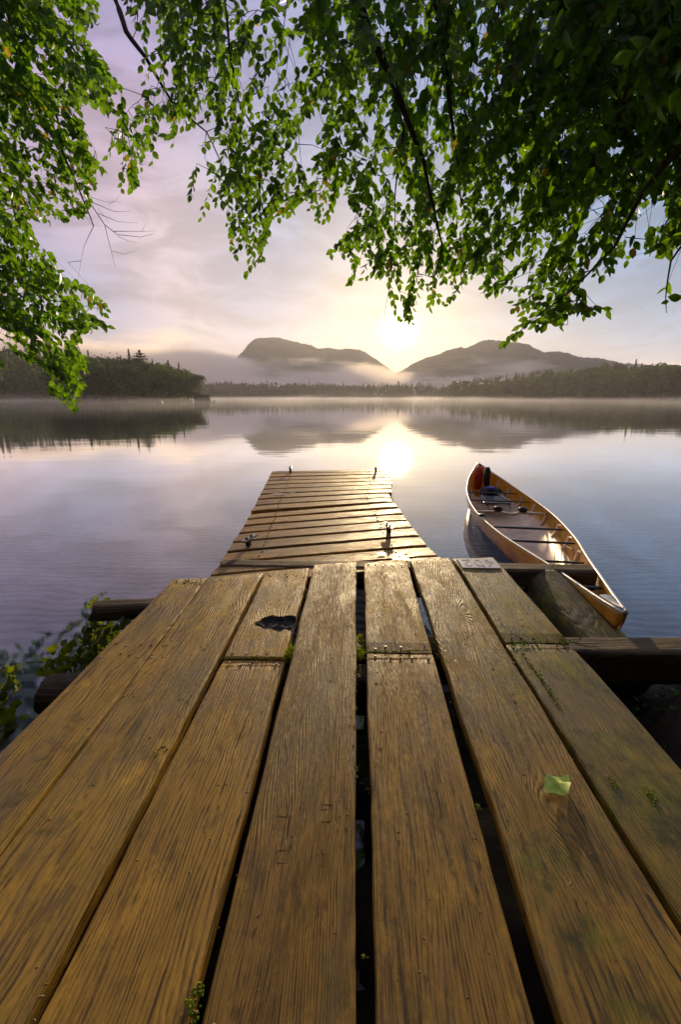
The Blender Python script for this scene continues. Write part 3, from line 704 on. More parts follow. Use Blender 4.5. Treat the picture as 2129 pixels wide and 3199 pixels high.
# things carried in the canoe
MW = Matrix.Translation(cano.location)@Matrix.Rotation(cano.rotation_euler.z, 4, 'Z')
def lump(name, t, x, z0, dims, mat, seed, label, cat, rotz=0.):
    p = MW@Vector((-x-hc(t), (t-.5)*CL, z0)); vs = []; fs = []
    for i in range(13):
        ph_ = math.pi*i/12
        for j in range(20):
            th_ = 2*math.pi*j/20
            q = Vector((math.copysign(abs(math.sin(ph_)*math.cos(th_))**.6, math.cos(th_)), math.copysign(abs(math.sin(ph_)*math.sin(th_))**.6, math.sin(th_)), math.copysign(abs(math.cos(ph_))**.7, math.cos(ph_))))
            q *= 1+.16*nz(q.x*2+seed, q.y*2, q.z*2)+.05*nz(q.x*6+seed, q.y*6, q.z*6)
            vs.append((q.x*dims[0]/2, q.y*dims[1]/2, (q.z+1)*dims[2]/2))
    fs = [(i*20+j, (i+1)*20+j, (i+1)*20+(j+1) % 20, i*20+(j+1) % 20) for i in range(12) for j in range(20)]
    return link(name, mesh(name, vs, fs, mat, smooth=True), loc=p, rot=(0, 0, cano.rotation_euler.z+rotz), label=label, category=cat)
jk = lump('life_vest', .115, -.055, .10, (.12, .22, .36), M['red'], 1., 'red life vest standing upright against the left wall in the far end of the canoe', 'life vest')
jk2 = lump('dry_bag', .13, .06, .13, (.09, .16, .34), M['blackcloth'], 5., 'black bag standing beside the red life vest in the far end of the canoe', 'bag')
lump('duffel_bag', .215, .06, .05, (.30, .36, .20), M['blackcloth'], 8., 'dark duffel bag lying low behind the far seat of the canoe', 'bag')
lump('folded_cloth', .245, .02, .24, (.12, .09, .05), M['purple'], 3., 'small violet cloth lying on top of the dark duffel bag', 'cloth')

# ------------------------------------------------------------------ small growth and litter
LEAF_OUT = [(0, 0), (.16, .10), (.27, .26), (.31, .45), (.25, .66), (.12, .86), (0, 1.04)]
def leafgeo(fold=.12, curl=.12):
    """pointed oval leaf: base at the origin, tip along -Z (it hangs), face towards Y"""
    vs = []; n = len(LEAF_OUT)
    for (x, y) in LEAF_OUT: vs.append((0, -curl*y*y, -y))
    for sgn in (-1, 1):
        for (x, y) in LEAF_OUT[1:-1]: vs.append((sgn*x, -curl*y*y+fold*abs(x)*2, -y+.04*x))
    fs = []
    k = n
    for sgn in (0, 1):
        base = k+sgn*(n-2)
        for i in range(n-1):
            if i == 0: q = (0, 1, base)
            elif i == n-2: q = (i, i+1, base+i-1)
            else: q = (i, i+1, base+i, base+i-1)
            fs.append(q if sgn else q[::-1])
    return np.array(vs), fs
LV, LF = leafgeo()
fp = deckpt(1284, 1818)
v3 = [(x*.105, (z+.5)*-.105, .014+.05*abs(x)+.035*(z+.5)**2+.012*math.sin(z*9+x*5)) for x, y, z in LV]
link('fallen_leaf', mesh('fallen_leaf', v3, LF, M['fallen'], smooth=True), loc=(fp[0], fp[1], DZ), rot=(0, 0, math.radians(-52)), label='single fresh green curled leaf lying on the right of the deck', category='leaf')
def blades(name, loc, n, h_, spread, mat, lean=.5, seed=1, **tags):
    r = np.random.default_rng(seed); vs = []; fs = []
    for _ in range(n):
        a = r.uniform(0, 6.28); rr = spread*math.sqrt(r.uniform()); x, y = rr*math.cos(a)*tags.get('ax', 1), rr*math.sin(a)*tags.get('ay', 1)
        hh_ = h_*r.uniform(.4, 1.1); dx, dy = r.normal(0, lean*h_, 2); w_ = r.uniform(.0012, .0026); b_ = r.uniform(0, 3.14); cx_, sy_ = math.cos(b_)*w_, math.sin(b_)*w_
        k = len(vs); vs += [(x-cx_, y-sy_, 0), (x+cx_, y+sy_, 0), (x+dx*.4+cx_, y+dy*.4+sy_, hh_*.6), (x+dx*.4-cx_, y+dy*.4-sy_, hh_*.6), (x+dx, y+dy, hh_)]
        fs += [(k, k+1, k+2, k+3), (k+3, k+2, k+4)]
    tags = {k_: v_ for k_, v_ in tags.items() if k_ not in ('ax', 'ay')}
    return link(name, mesh(name, vs, fs, mat), loc=loc, **tags)
def dp3(u, v_, z): p = deckpt(u, v_); return (p[0], p[1], z)
blades('grass_tuft', dp3(666, 1500, DZ-.03), 150, .055, .022, M['moss'], .35, 3, ay=2.2, ax=.6, label='bright green grass tuft sprouting from the gap right of the burnt plank', category='grass')
blades('moss_tuft', dp3(829, 1500, DZ-.02), 260, .026, .018, M['moss'], .5, 4, ay=2.4, ax=.7, label='bright green moss tuft in the gap left of the middle plank joint', category='moss')
blades('moss_tuft', dp3(829, 1462, DZ-.03), 160, .022, .015, M['moss'], .5, 5, ay=2.4, ax=.7, label='smaller moss tuft further along the same dark gap toward the lake', category='moss')
# thin moss along joints and edges
ms_ = MB(); r_ = np.random.default_rng(5)
def mossline(p0, p1, n, sp, z=DZ+.003):
    for _ in range(n):
        k = r_.uniform()**1.0; x = p0[0]+(p1[0]-p0[0])*k+r_.normal(0, sp); y = p0[1]+(p1[1]-p0[1])*k+r_.normal(0, sp)
        s_ = r_.uniform(.002, .006); a = r_.uniform(0, 6.3)
        ms_.add([(x+s_*math.cos(a+q*1.57), y+s_*math.sin(a+q*1.57), z-.002) for q in range(4)]+[(x, y, z+r_.uniform(.0005, .002))], [(0, 1, 4), (1, 2, 4), (2, 3, 4), (3, 0, 4)])
for a, b_, n, sp in (((505, 1516), (668, 1512), 110, .0035), ((842, 1501), (990, 1497), 110, .0035), ((1172, 1480), (1300, 1476), 60, .006), ((1195, 1490), (1300, 1640), 90, .006), ((1178, 1484), (1215, 1482), 40, .01),
                     ((820, 1300), (820, 1800), 60, .006), ((960, 1330), (1010, 1520), 50, .006), ((1290, 1465), (1310, 1480), 60, .012), ((1405, 1790), (1420, 1815), 16, .006), ((1480, 1810), (1515, 1850), 22, .008),
                     ((455, 2280), (440, 2350), 40, .008), ((1100, 1850), (1103, 1860), 8, .005), ((950, 1800), (820, 2300), 5, .004), ((270, 1600), (480, 1610), 22, .012), ((350, 1740), (380, 1720), 12, .01), ((400, 1335), (475, 1345), 40, .012)):
    mossline(deckpt(*a), deckpt(*b_), n, sp)
link('moss', ms_.mesh('moss', M['moss']), kind='stuff')
SH = [[(85, 1530), (130, 1462), (160, 1475), (148, 1440), (190, 1445), (196, 1400), (218, 1362), (262, 1370), (245, 1398), (320, 1400), (290, 1440), (235, 1500), (170, 1560), (90, 1560)], [(-60, 1560), (35, 1522), (58, 1545), (42, 1600), (62, 1640), (50, 1690), (-60, 1740)]]  # leaf clumps added where the beech's reflection lies on the water
def inp(x, y, P_):
    c_ = False; j = len(P_)-1
    for i in range(len(P_)):
        xi, yi = P_[i]; xj, yj = P_[j]
        if (yi > y) != (yj > y) and x < (xj-xi)*(y-yi)/(yj-yi)+xi: c_ = not c_
        j = i
    return c_
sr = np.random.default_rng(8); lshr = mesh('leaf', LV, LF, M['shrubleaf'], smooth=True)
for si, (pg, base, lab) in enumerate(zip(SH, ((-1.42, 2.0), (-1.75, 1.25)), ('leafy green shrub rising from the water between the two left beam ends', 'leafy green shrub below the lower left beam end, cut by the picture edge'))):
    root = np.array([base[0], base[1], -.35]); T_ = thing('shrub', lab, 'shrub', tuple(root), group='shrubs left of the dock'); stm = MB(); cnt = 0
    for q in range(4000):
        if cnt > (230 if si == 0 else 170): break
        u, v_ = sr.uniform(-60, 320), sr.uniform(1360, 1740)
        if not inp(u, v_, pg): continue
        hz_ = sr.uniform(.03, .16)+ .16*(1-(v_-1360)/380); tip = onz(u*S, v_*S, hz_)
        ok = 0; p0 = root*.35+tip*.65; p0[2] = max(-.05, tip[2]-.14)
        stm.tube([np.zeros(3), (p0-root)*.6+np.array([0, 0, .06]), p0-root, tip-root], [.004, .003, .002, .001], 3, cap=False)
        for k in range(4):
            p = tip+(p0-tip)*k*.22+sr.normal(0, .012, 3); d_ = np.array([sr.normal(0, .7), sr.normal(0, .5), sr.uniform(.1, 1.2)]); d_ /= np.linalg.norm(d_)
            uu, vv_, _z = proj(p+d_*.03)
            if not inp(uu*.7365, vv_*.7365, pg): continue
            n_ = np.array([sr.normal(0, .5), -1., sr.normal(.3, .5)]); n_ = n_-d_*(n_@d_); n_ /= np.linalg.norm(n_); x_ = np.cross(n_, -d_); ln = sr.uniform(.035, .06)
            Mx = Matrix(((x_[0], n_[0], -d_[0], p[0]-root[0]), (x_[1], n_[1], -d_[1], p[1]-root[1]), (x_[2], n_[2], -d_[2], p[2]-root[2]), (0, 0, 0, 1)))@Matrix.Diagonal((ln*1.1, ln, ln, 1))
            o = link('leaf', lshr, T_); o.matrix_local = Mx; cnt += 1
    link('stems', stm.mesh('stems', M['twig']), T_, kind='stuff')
# grit and bits of dead leaf on the boards
gr = MB()
for _ in range(230):
    x = r_.uniform(-1, 1.0); y = .55+2.3*r_.uniform()**1.4; s_ = r_.uniform(.0012, .0035); a = r_.uniform(0, 6.3); l_ = r_.uniform(1, 3)
    gr.add([(x+s_*l_*math.cos(a), y+s_*l_*math.sin(a), DZ+.0065), (x-s_*math.sin(a), y+s_*math.cos(a), DZ+.006), (x-s_*l_*math.cos(a), y-s_*l_*math.sin(a), DZ+.0065), (x+s_*math.sin(a), y-s_*math.cos(a), DZ+.006), (x, y, DZ+.009)], [(0, 1, 4), (1, 2, 4), (2, 3, 4), (3, 0, 4)])
link('wood_crumbs', gr.mesh('wood_crumbs', M['drytwig']), kind='stuff')
# thin dry stems by the dock edge
def twig(name, pts, r0, mat, label=None, cat=None, parent=None):
    mb = MB(); k = len(pts); mb.tube(pts, [r0*(1-.7*i/(k-1)) for i in range(k)], 5)
    tg = {} if parent else dict(label=label, category=cat)
    return link(name, mb.mesh(name, mat, True), parent, **tg)
e = bp_(1730, 1790, .38)
r3 = lambda x, y, z: tuple(onz(1400+x/2.151, 1400+y/2.151, z))
st_ = MB()
for pts in ([(755, 1180, .1), (738, 900, .2), (745, 760, .45), (730, 670, .52)], [(740, 860, .25), (765, 740, .45), (772, 640, .54)], [(665, 960, .15), (660, 880, .3), (720, 770, .45), (722, 690, .5)]):
    st_.tube([r3(*p) for p in pts], .0022, 5)
link('bare_weed', st_.mesh('bare_weed', M['drytwig']), label='thin bare weed stalks rising in front of the far right beam', category='weed')
st_ = MB()
for pts in ([(840, 1300, DZ-.01), (900, 1312, DZ+.01), (1005, 1312, DZ-.01)], [(850, 1310, DZ), (930, 1330, DZ-.02), (1015, 1330, DZ-.02)], [(870, 1310, DZ), (900, 1270, DZ+.02), (905, 1240, DZ+.06)]):
    st_.tube([r3(*p) for p in pts], .0028, 5)
link('dry_twig', st_.mesh('dry_twig', M['drytwig']), label='pale dry twig lying at the right deck edge beside the nearer beam', category='twig')
# stones on the bank
for k in range(16):
    x = random.uniform(1.15, 2.9); y = random.uniform(.3, 1.75); s_ = random.uniform(.05, .14)
    vs = []; 
    for i in range(7):
        for j in range(10):
            ph_, th_ = math.pi*i/6, 2*math.pi*j/10; q = Vector((math.sin(ph_)*math.cos(th_), math.sin(ph_)*math.sin(th_), math.cos(ph_)*.65)); q *= 1+.3*nz(q.x*1.5+k*3, q.y*1.5, q.z*1.5); vs.append(q*s_)
    fs = [(i*10+j, (i+1)*10+j, (i+1)*10+(j+1) % 10, i*10+(j+1) % 10) for i in range(6) for j in range(10)]
    link('shore_stone', mesh('shore_stone', vs, fs, M['stone'], smooth=True), loc=(x, y, bedz(x, y)+s_*.15), label='dark mossy stone half sunk in the bank under the near right beam', category='stone', group='stones on the bank right of the dock')
gv = []; gf = []; gr_ = np.random.default_rng(31)
for _ in range(1500):
    x, y = gr_.uniform(1.15, 3.2), gr_.uniform(.2, 2.3)
    if nz(x*2.2, y*2.2, 5) < -.05: continue
    c_ = np.array([x, y, bank(x, y)+gr_.uniform(.0, .06)]); z_ = np.array([gr_.normal(0, .6), gr_.normal(0, .6), 1.]); z_ /= np.linalg.norm(z_); x_ = np.cross(z_, gr_.normal(0, 1, 3)); x_ /= np.linalg.norm(x_); y_ = np.cross(z_, x_)
    q = LV*gr_.uniform(.02, .05); k = len(gv); gv += list(q[:, :1]*x_+q[:, 1:2]*z_+q[:, 2:3]*y_+c_); gf += [tuple(e_+k for e_ in f_) for f_ in LF]
link('undergrowth', mesh('undergrowth', gv, gf, M['leaf'], smooth=True), kind='stuff')
br = MB(); br.tube([(1.35, 1.05, .24), (1.45, 1.12, .26), (1.52, 1.17, .29)], .008, 6); link('broken_stick', br.mesh('broken_stick', M['drytwig']), label='short pale broken stick on the dark bank right of the dock', category='stick')

# ------------------------------------------------------------------ far shores
def lerpt(x, T): return float(np.interp(x, [a for a, _ in T], [b for _, b in T]))
def crown_mesh(name, kind, seed, nf, size):
    r = np.random.default_rng(seed); vs = []; fs = []
    H = 1.0
    if kind == 'broad':
        lob = [(0, 0, .55, .26, .42)]+[(r.normal(0, .14), r.normal(0, .14), r.uniform(.10, .86), r.uniform(.12, .22), r.uniform(.09, .16)) for _ in range(13)]
        for _ in range(nf):
            L_ = lob[r.integers(len(lob))]; d = r.normal(0, 1, 3); d /= np.linalg.norm(d); rr = r.uniform(.55, 1.08)
            c_ = np.array([L_[0]+d[0]*L_[3]*rr, L_[1]+d[1]*L_[3]*rr, L_[2]+d[2]*L_[4]*rr])
            n_ = d+r.normal(0, .5, 3); n_ /= np.linalg.norm(n_)
            a = np.cross(n_, r.normal(0, 1, 3)); a /= np.linalg.norm(a); b_ = np.cross(n_, a); s_ = size*r.uniform(.6, 1.4)
            k = len(vs); vs += [c_+a*s_, c_+b_*s_*.8, c_-a*s_, c_-b_*s_*.8]; fs.append((k, k+1, k+2, k+3))
    else:
        wmax = .17 if kind == 'spruce' else .26
        tiers = 22 if kind == 'spruce' else 13
        for q in range(tiers):
            tt = q/(tiers-1); zz = (.12 if kind == 'spruce' else .35)+(1-(.12 if kind == 'spruce' else .35))*tt
            R_ = wmax*((1-tt)**.85+.03)*r.uniform(.8, 1.15) if kind == 'spruce' else wmax*(math.sin(math.pi*min(1, .25+.75*tt))**.6)*r.uniform(.55, 1.1)+.02
            nb = max(4, int(nf/tiers/5)); 
            for k_ in range(nb):
                a = r.uniform(0, 6.283); L2 = R_*r.uniform(.7, 1.2)
                for s5 in range(5):
                    f_ = (s5+.6)/5; rr = L2*f_; dz_ = -.045*f_ if kind == 'spruce' else .02*f_
                    c_ = np.array([math.cos(a)*rr, math.sin(a)*rr, zz+dz_+r.normal(0, .006)]); s_ = size*r.uniform(.6, 1.2)*(1.2-.5*f_)
                    u_ = np.array([math.cos(a), math.sin(a), -.35+r.normal(0, .3)]); v_ = np.array([-math.sin(a), math.cos(a), r.normal(0, .5)])
                    k = len(vs); vs += [c_+u_*s_, c_+v_*s_, c_-u_*s_*.8, c_-v_*s_]; fs.append((k, k+1, k+2, k+3))
    return mesh(name, vs, fs, M['crown' if kind == 'broad' else 'needle'])
def trunk_mesh(name, top, r0):
    mb = MB(); mb.tube([(0, 0, -.06), (0.01, 0, top*.5), (0, .008, top)], [r0, r0*.6, r0*.12], 6); return mb.mesh(name, M['trunk'], True)
TM = {'broad': trunk_mesh('trunk', .8, .016), 'spruce': trunk_mesh('trunk', .99, .011), 'pine': trunk_mesh('trunk', .97, .014)}
CM = {'broad': [crown_mesh('crown', 'broad', s_, 1500, .026) for s_ in range(5)], 'spruce': [crown_mesh('crown', 'spruce', s_+20, 900, .018) for s_ in range(3)], 'pine': [crown_mesh('crown', 'pine', s_+40, 1300, .024) for s_ in range(2)]}
CMlo = {'broad': [crown_mesh('crown', 'broad', s_+60, 420, .045) for s_ in range(5)], 'spruce': [crown_mesh('crown', 'spruce', s_+80, 380, .03) for s_ in range(3)]}
def tree(kind, p, h_, label, group, lo=False, wide=1.0):
    nm = {'broad': 'broadleaf_tree', 'spruce': 'spruce_tree', 'pine': 'pine_tree'}[kind]
    t_ = thing(nm, label, 'tree', p, (0, 0, random.uniform(0, 6.28)), group); t_.scale = (h_*wide*random.uniform(.9, 1.2),)*2+(h_,)
    link('trunk', TM[kind], t_); link('crown', random.choice((CMlo if lo else CM)[kind]), t_); return t_
def shore(name, x0, x1, ds, top, base_tree, rows, rowgap, step, kinds, lbl, grp, lo=False, treeh=(9, 13), nx=40, maxn=None, makehill=True):
    """wooded shore: ds(x) distance of the waterline along sight x, top(x) skyline row of the photograph"""
    xs_ = np.linspace(x0, x1, nx); G = []
    def elev(x, k):
        d_ = lerpt(x, ds)+k*rowgap
        yt = lerpt(x, top)+3; H = atd(x, yt, lerpt(x, ds)+(rows-1)*rowgap)[2]
        return H
    V = []; 
    for k in range(-1, rows+3):
        for x in xs_:
            d_ = lerpt(x, ds)+max(k, -.12)*rowgap; p = atd(x, 1240, d_)
            H = elev(x, 0); hb_ = treeh[0]*.5+treeh[1]*.5
            kk = max(0, min(1, (k)/(rows-1))); z = -.6 if k < 0 else .25+max(0, H-hb_)*kk**.9
            if k > rows: z *= .3
            V.append((p[0], p[1], z))
    F_ = [(j*nx+i, j*nx+i+1, (j+1)*nx+i+1, (j+1)*nx+i) for j in range(rows+3) for i in range(nx-1)]
    if makehill: link(name, mesh(name, V, F_, M['ground'], smooth=True), kind='structure')
    out = []
    for k in range(rows):
        x = x0+random.uniform(0, step)
        while x < x1:
            d_ = lerpt(x, ds)+(k+random.uniform(-.3, .3))*rowgap; H = elev(x, 0); hb_ = (treeh[0]+treeh[1])/2
            z = .2+max(0, H-hb_)*max(0, k/(rows-1) if rows > 1 else 0)**.9
            h_ = random.uniform(*treeh)
            h_ = min(h_, max(2.5, H-z+random.uniform(-.6, .9)*treeh[0]*.1)) if k < rows-1 else max(3., H-z)*random.uniform(.95, 1.12)
            p = atd(x, 1240, d_); kd = random.choices(list(kinds), list(kinds.values()))[0]
            out.append((kd, (p[0], p[1], z), h_*(1.1 if kd == 'spruce' else 1)*random.uniform(.9, 1.12), k))
            x += step*random.uniform(.7, 1.35)
    if maxn is not None:                 # reads as one mass far away: one joined mesh per shore
        vv = []; ff = []; n0 = 0
        for kd, p, h_, k_ in out:
            me = random.choice(CMlo[kd]); a = np.empty(len(me.vertices)*3); me.vertices.foreach_get('co', a); a = a.reshape(-1, 3)*h_; an = random.uniform(0, 6.28)
            ca, sa = math.cos(an), math.sin(an); b_ = np.c_[a[:, 0]*ca-a[:, 1]*sa, a[:, 0]*sa+a[:, 1]*ca, a[:, 2]]+np.array(p)
            q = np.arange(len(b_)).reshape(-1, 4)+n0; vv.append(b_); ff.append(q); n0 += len(b_)
        vv = np.concatenate(vv); ff = np.concatenate(ff); link(name.replace('_hill', '')+'_woods', mesh('woods', vv, ff, M['crown' if 'broad' in kinds and kinds['broad'] > .5 else 'needle']), kind='stuff')
    else:
        for kd, p, h_, k_ in out: tree(kd, p, h_, lbl[kd]+(', standing at the waterline' if k_ == 0 else ', on its skyline' if k_ == rows-1 else ', behind the front row'), grp, lo, wide=1.25 if kd == 'broad' else 1.)
# right shore, wooded hill falling to a point
shore('right_shore_hill', 1382, 2330, [(1382, 460), (1600, 380), (2129, 280), (2330, 250)], [(1376, 1205), (1410, 1188), (1450, 1181), (1590, 1167), (1751, 1153), (1822, 1141), (1892, 1137), (2004, 1133), (2129, 1130), (2330, 1128)],
      0, 5, 14, 25, {'broad': .78, 'spruce': .22}, {'broad': 'round topped tree in the dark wood along the right shore', 'spruce': 'pointed spruce in the dark wood along the right shore'}, 'trees of the right shore wood', lo=True, treeh=(10, 14), nx=60)
# left point
shore('left_point_hill', 190, 600, [(-150, 175), (350, 168), (600, 176)], [(190, 1128), (273, 1128), (302, 1115), (379, 1112), (449, 1118), (484, 1133), (533, 1142), (575, 1152), (603, 1172), (640, 1190)],
      0, 4, 8, 24, {'broad': .85, 'spruce': .15}, {'broad': 'leafy tree on the left wooded point', 'spruce': 'slim spruce on the left wooded point'}, 'trees of the left point', treeh=(9, 12.5), nx=40)
for x, yt, d_ in ((449, 1099, 186),):
    p = atd(x, 1240, d_); tree('pine', (p[0], p[1], .6), atd(x, yt, d_)[2]-.6, 'tall ragged white pine rising above the left wooded point', None)
for x, yt, d_ in ((380, 1117, 190), (400, 1121, 192), (302, 1118, 190), (330, 1124, 192), (350, 1120, 195), (575, 1158, 180)):
    p = atd(x, 1240, d_); tree('spruce', (p[0], p[1], .6), atd(x, yt, d_)[2]-.6, 'slim spruce on the left wooded point', 'trees of the left point')
# hillside behind the left point, half lost in mist
shore('left_hillside_hill', -260, 420, [(-260, 230), (200, 300), (420, 330)], [(-260, 1080), (0, 1088), (150, 1092), (300, 1112), (420, 1160)], 0, 6, 14, 26, {'broad': .6, 'spruce': .4}, {}, '', treeh=(12, 16), nx=40, maxn=1)
shore('far_shore_hill', 585, 1150, [(585, 640), (1150, 700)], [(585, 1195), (700, 1192), (800, 1195), (991, 1194), (1087, 1202), (1125, 1200), (1150, 1205)], 0, 4, 20, 9, {'broad': .8, 'spruce': .2}, {}, '', treeh=(14, 18), nx=40, maxn=1)
shore('middle_point_hill', 1120, 1400, [(1120, 600), (1400, 560)], [(1118, 1226), (1137, 1205), (1183, 1201), (1259, 1199), (1336, 1199), (1374, 1212), (1400, 1212)], 0, 3, 14, 7, {'spruce': .65, 'broad': .35}, {}, '', treeh=(7, 18), nx=30, maxn=1)
shore('valley_woods_hill', 1180, 1480, [(1180, 820), (1480, 800)], [(1180, 1205), (1290, 1190), (1400, 1180), (1480, 1180)], 0, 3, 20, 7, {'spruce': .5, 'broad': .5}, {}, '', treeh=(13, 20), nx=30, maxn=1)

def mountain(name, prof, x0, x1, d0, d1, seed, nx=160, ny=26):
    V = []
    for j in range(ny+1):
        tt = j/ny; d_ = d0+(d1-d0)*tt if tt <= .8 else d0+(d1-d0)*.8+(tt-.8)*(d1-d0)*1.5
        for i in range(nx+1):
            x = x0+(x1-x0)*i/nx; H = max(2, atd(x, lerpt(x, prof), d0+(d1-d0)*.8)[2])
            p = atd(x, 1240, d_); s_ = smooth(0, .8, tt)**.8 if tt <= .8 else 1-.6*(tt-.8)/.2
            rid = 1+.10*nz(x*.012+seed, tt*2.2)+.03*nz(x*.05, tt*8)
            z = H*s_*(rid if tt < .8 else 1)+(3. if H > 30 else .6)*nz(x*.35+seed, tt*30)
            if j == 0: z = -2
            V.append((p[0], p[1], z))
    F_ = [(j*(nx+1)+i, j*(nx+1)+i+1, (j+1)*(nx+1)+i+1, (j+1)*(nx+1)+i) for j in range(ny) for i in range(nx)]
    link(name, mesh(name, V, F_, M['mountain'], smooth=True), kind='structure')
mountain('mountain_left', [(300, 1215), (450, 1225), (600, 1195), (700, 1150), (760, 1105), (795, 1070), (823, 1052), (850, 1048), (880, 1050), (907, 1057), (953, 1076), (999, 1092), (1030, 1090), (1064, 1100), (1121, 1100), (1140, 1107), (1163, 1122), (1198, 1145), (1240, 1172), (1300, 1200), (1400, 1232)], 300, 1400, 950, 1350, 3)
mountain('mountain_right', [(1180, 1205), (1240, 1165), (1298, 1135), (1350, 1113), (1400, 1098), (1432, 1087), (1442, 1089), (1484, 1077), (1553, 1069), (1600, 1072), (1651, 1088), (1693, 1103), (1786, 1108), (1865, 1120), (1995, 1142), (2129, 1160), (2300, 1175)], 1180, 2300, 850, 1100, 11)

# unseen woods added behind the viewer to block low back sky light
vv = []; ff = []; n0 = 0
for k in range(46):
    x = -26+52*(k % 23)/22+random.uniform(-1, 1); y = -7-abs(x)*-.12-random.uniform(0, 3)-(5 if k > 22 else 0)
    if abs(x) > 9: y += (abs(x)-9)*.35
    if y > -3: y = -3-random.uniform(0, 2)
    me = random.choice(CM['broad']); a = np.empty(len(me.vertices)*3); me.vertices.foreach_get('co', a); a = a.reshape(-1, 3)*np.array([10, 10, random.uniform(10, 14)]); b_ = a+np.array([x, y, bedz(x, y)-.8])
    q = np.arange(len(b_)).reshape(-1, 4)+n0; vv.append(b_); ff.append(q); n0 += len(b_)
link('shore_woods', mesh('woods', np.concatenate(vv), np.concatenate(ff), M['crown']), kind='stuff')
# boathouse on the left point's tip and a buoy
p = atd(632, 1240, 150)
bh = thing('boathouse', 'low dark boathouse with flat roof standing over the water at the left point', 'boathouse', (p[0], p[1], 0), (0, 0, .15))
mb = MB(); mb.box((0, 0, 1.0), (4.4, 3.4, 1.9)); link('wall', mb.mesh('wall', M['board']), bh)
mb = MB(); mb.box((0, 0, 2.05), (4.9, 3.9, .16)); link('roof', mb.mesh('roof', M['trunk']), bh)
mb = MB(); mb.box((.9, -1.74, .95), (1.6, .06, 1.6)); link('door', mb.mesh('door', M['black']), bh)
mb = MB(); mb.box((-1.2, -1.74, 1.3), (.9, .06, .6)); link('window', mb.mesh('window', M['black']), bh)
mb = MB()
mb.box((3.1, -.6, .25), (1.6, 1.2, .14)); link('jetty', mb.mesh('jetty', M['board']), bh)
for x in (-2, 2.1, 3.7):
    mb = MB(); mb.tube([(x, -1.2, -1.8), (x, -1.2, .6)], .1, 6); link('post', mb.mesh('post', M['trunk']), bh)
p = atd(506, 1246, 150)
mb = MB(); mb.tube([(0, 0, -.3), (0, 0, .1), (0, 0, .45), (0, 0, .5)], [.2, .22, .12, .02], 10); link('buoy', mb.mesh('buoy', M['white'], True), loc=(p[0], p[1], 0), label='tiny white buoy on the water before the left wooded point', category='buoy')

# ------------------------------------------------------------------ overhanging beech trees
def inpoly(x, y, P_):
    c_ = False; n = len(P_); j = n-1
    for i in range(n):
        xi, yi = P_[i]; xj, yj = P_[j]
        if (yi > y) != (yj > y) and x < (xj-xi)*(y-yi)/(yj-yi)+xi: c_ = not c_
        j = i
    return c_
LEFT = [(-330, -260), (120, -260), (225, -5), (232, 20), (259, 56), (225, 60), (195, 78), (255, 122), (262, 140), (235, 165), (304, 178), (322, 165), (310, 200), (289, 262), (214, 268), (200, 315), (228, 348), (255, 392), (225, 430), (207, 492), (169, 513), (143, 543), (98, 528), (88, 560), (139, 600), (147, 641), (177, 650), (225, 655), (237, 662), (225, 688), (286, 701), (282, 765), (225, 775), (203, 791), (218, 829), (222, 863), (199, 897), (177, 949), (135, 938), (113, 928), (108, 890), (71, 882), (94, 859), (96, 840), (38, 838), (20, 800), (0, 780), (-330, 860)]
LEFT2 = [(-60, 790), (0, 812), (22, 846), (10, 846), (-60, 840)]
MAIN = [(276, -260), (276, -5), (300, 60), (338, 101), (319, 139), (323, 180), (308, 210), (282, 238), (250, 285), (255, 310), (240, 340), (235, 362), (263, 400), (278, 458), (316, 436), (342, 447), (353, 413), (380, 383), (413, 365), (406, 323), (430, 300), (470, 290), (466, 320), (440, 380), (428, 440), (451, 511), (510, 505), (527, 536), (519, 600), (546, 626), (564, 664), (593, 645), (613, 596), (621, 528), (647, 506), (681, 513), (705, 480), (722, 517), (749, 528), (771, 465), (790, 440), (812, 495), (797, 521), (741, 573), (741, 611), (794, 592), (812, 628), (786, 667), (828, 660), (854, 645), (878, 664), (858, 716), (885, 690), (905, 700), (870, 750), (839, 780), (873, 803), (892, 770), (900, 735), (921, 750), (940, 755), (952, 765), (989, 773), (985, 720), (1000, 713), (1027, 716), (1049, 686), (1091, 693), (1095, 668), (1120, 692), (1134, 712), (1171, 719), (1178, 757), (1151, 774), (1115, 812), (1147, 822), (1178, 819), (1209, 801), (1223, 764), (1250, 771), (1264, 743), (1302, 764), (1322, 757), (1339, 743), (1373, 736), (1425, 719), (1401, 702), (1370, 685), (1345, 675), (1315, 661), (1339, 645), (1387, 650), (1425, 654), (1442, 613), (1452, 593), (1476, 576), (1521, 606), (1545, 596), (1568, 579), (1900, 640), (1900, -260)]
SPRAY = [(1850, 620), (1568, 636), (1521, 668), (1500, 726), (1517, 754), (1538, 750), (1545, 699), (1568, 690), (1850, 700)]
HOLES = [[(1330, 545), (1350, 490), (1365, 460), (1405, 442), (1395, 480), (1370, 520), (1345, 560)], [(1450, 555), (1455, 510), (1500, 470), (1545, 470), (1530, 500), (1490, 545)], [(690, 350), (688, 320), (725, 255), (742, 258), (735, 290), (715, 345)],
         [(1093, 34), (1120, 60), (1118, 103), (1098, 95)], [(960, 180), (1004, 184), (1000, 214), (965, 212)], [(866, -20), (891, -20), (888, 30), (870, 34)], [(828, 263), (861, 266), (858, 290), (830, 288)], [(997, 346), (1019, 350), (1015, 413), (1000, 400)], [(1401, 335), (1435, 340), (1430, 363), (1405, 360)], [(655, 170), (670, 90), (690, 130), (672, 190)]]
THIN = [((20, 380, 70, 70), .4), ((140, 330, 60, 60), .4), ((560, 60, 60, 50), .5), ((660, 150, 60, 60), .45), ((180, 120, 50, 50), .5), ((1030, 540, 40, 60), .6), ((1090, 500, 30, 50), .5)]
def dep_left(u, v_): return 5.7+.5*nz(u*.006, v_*.006)-.0015*max(0, 500-v_)
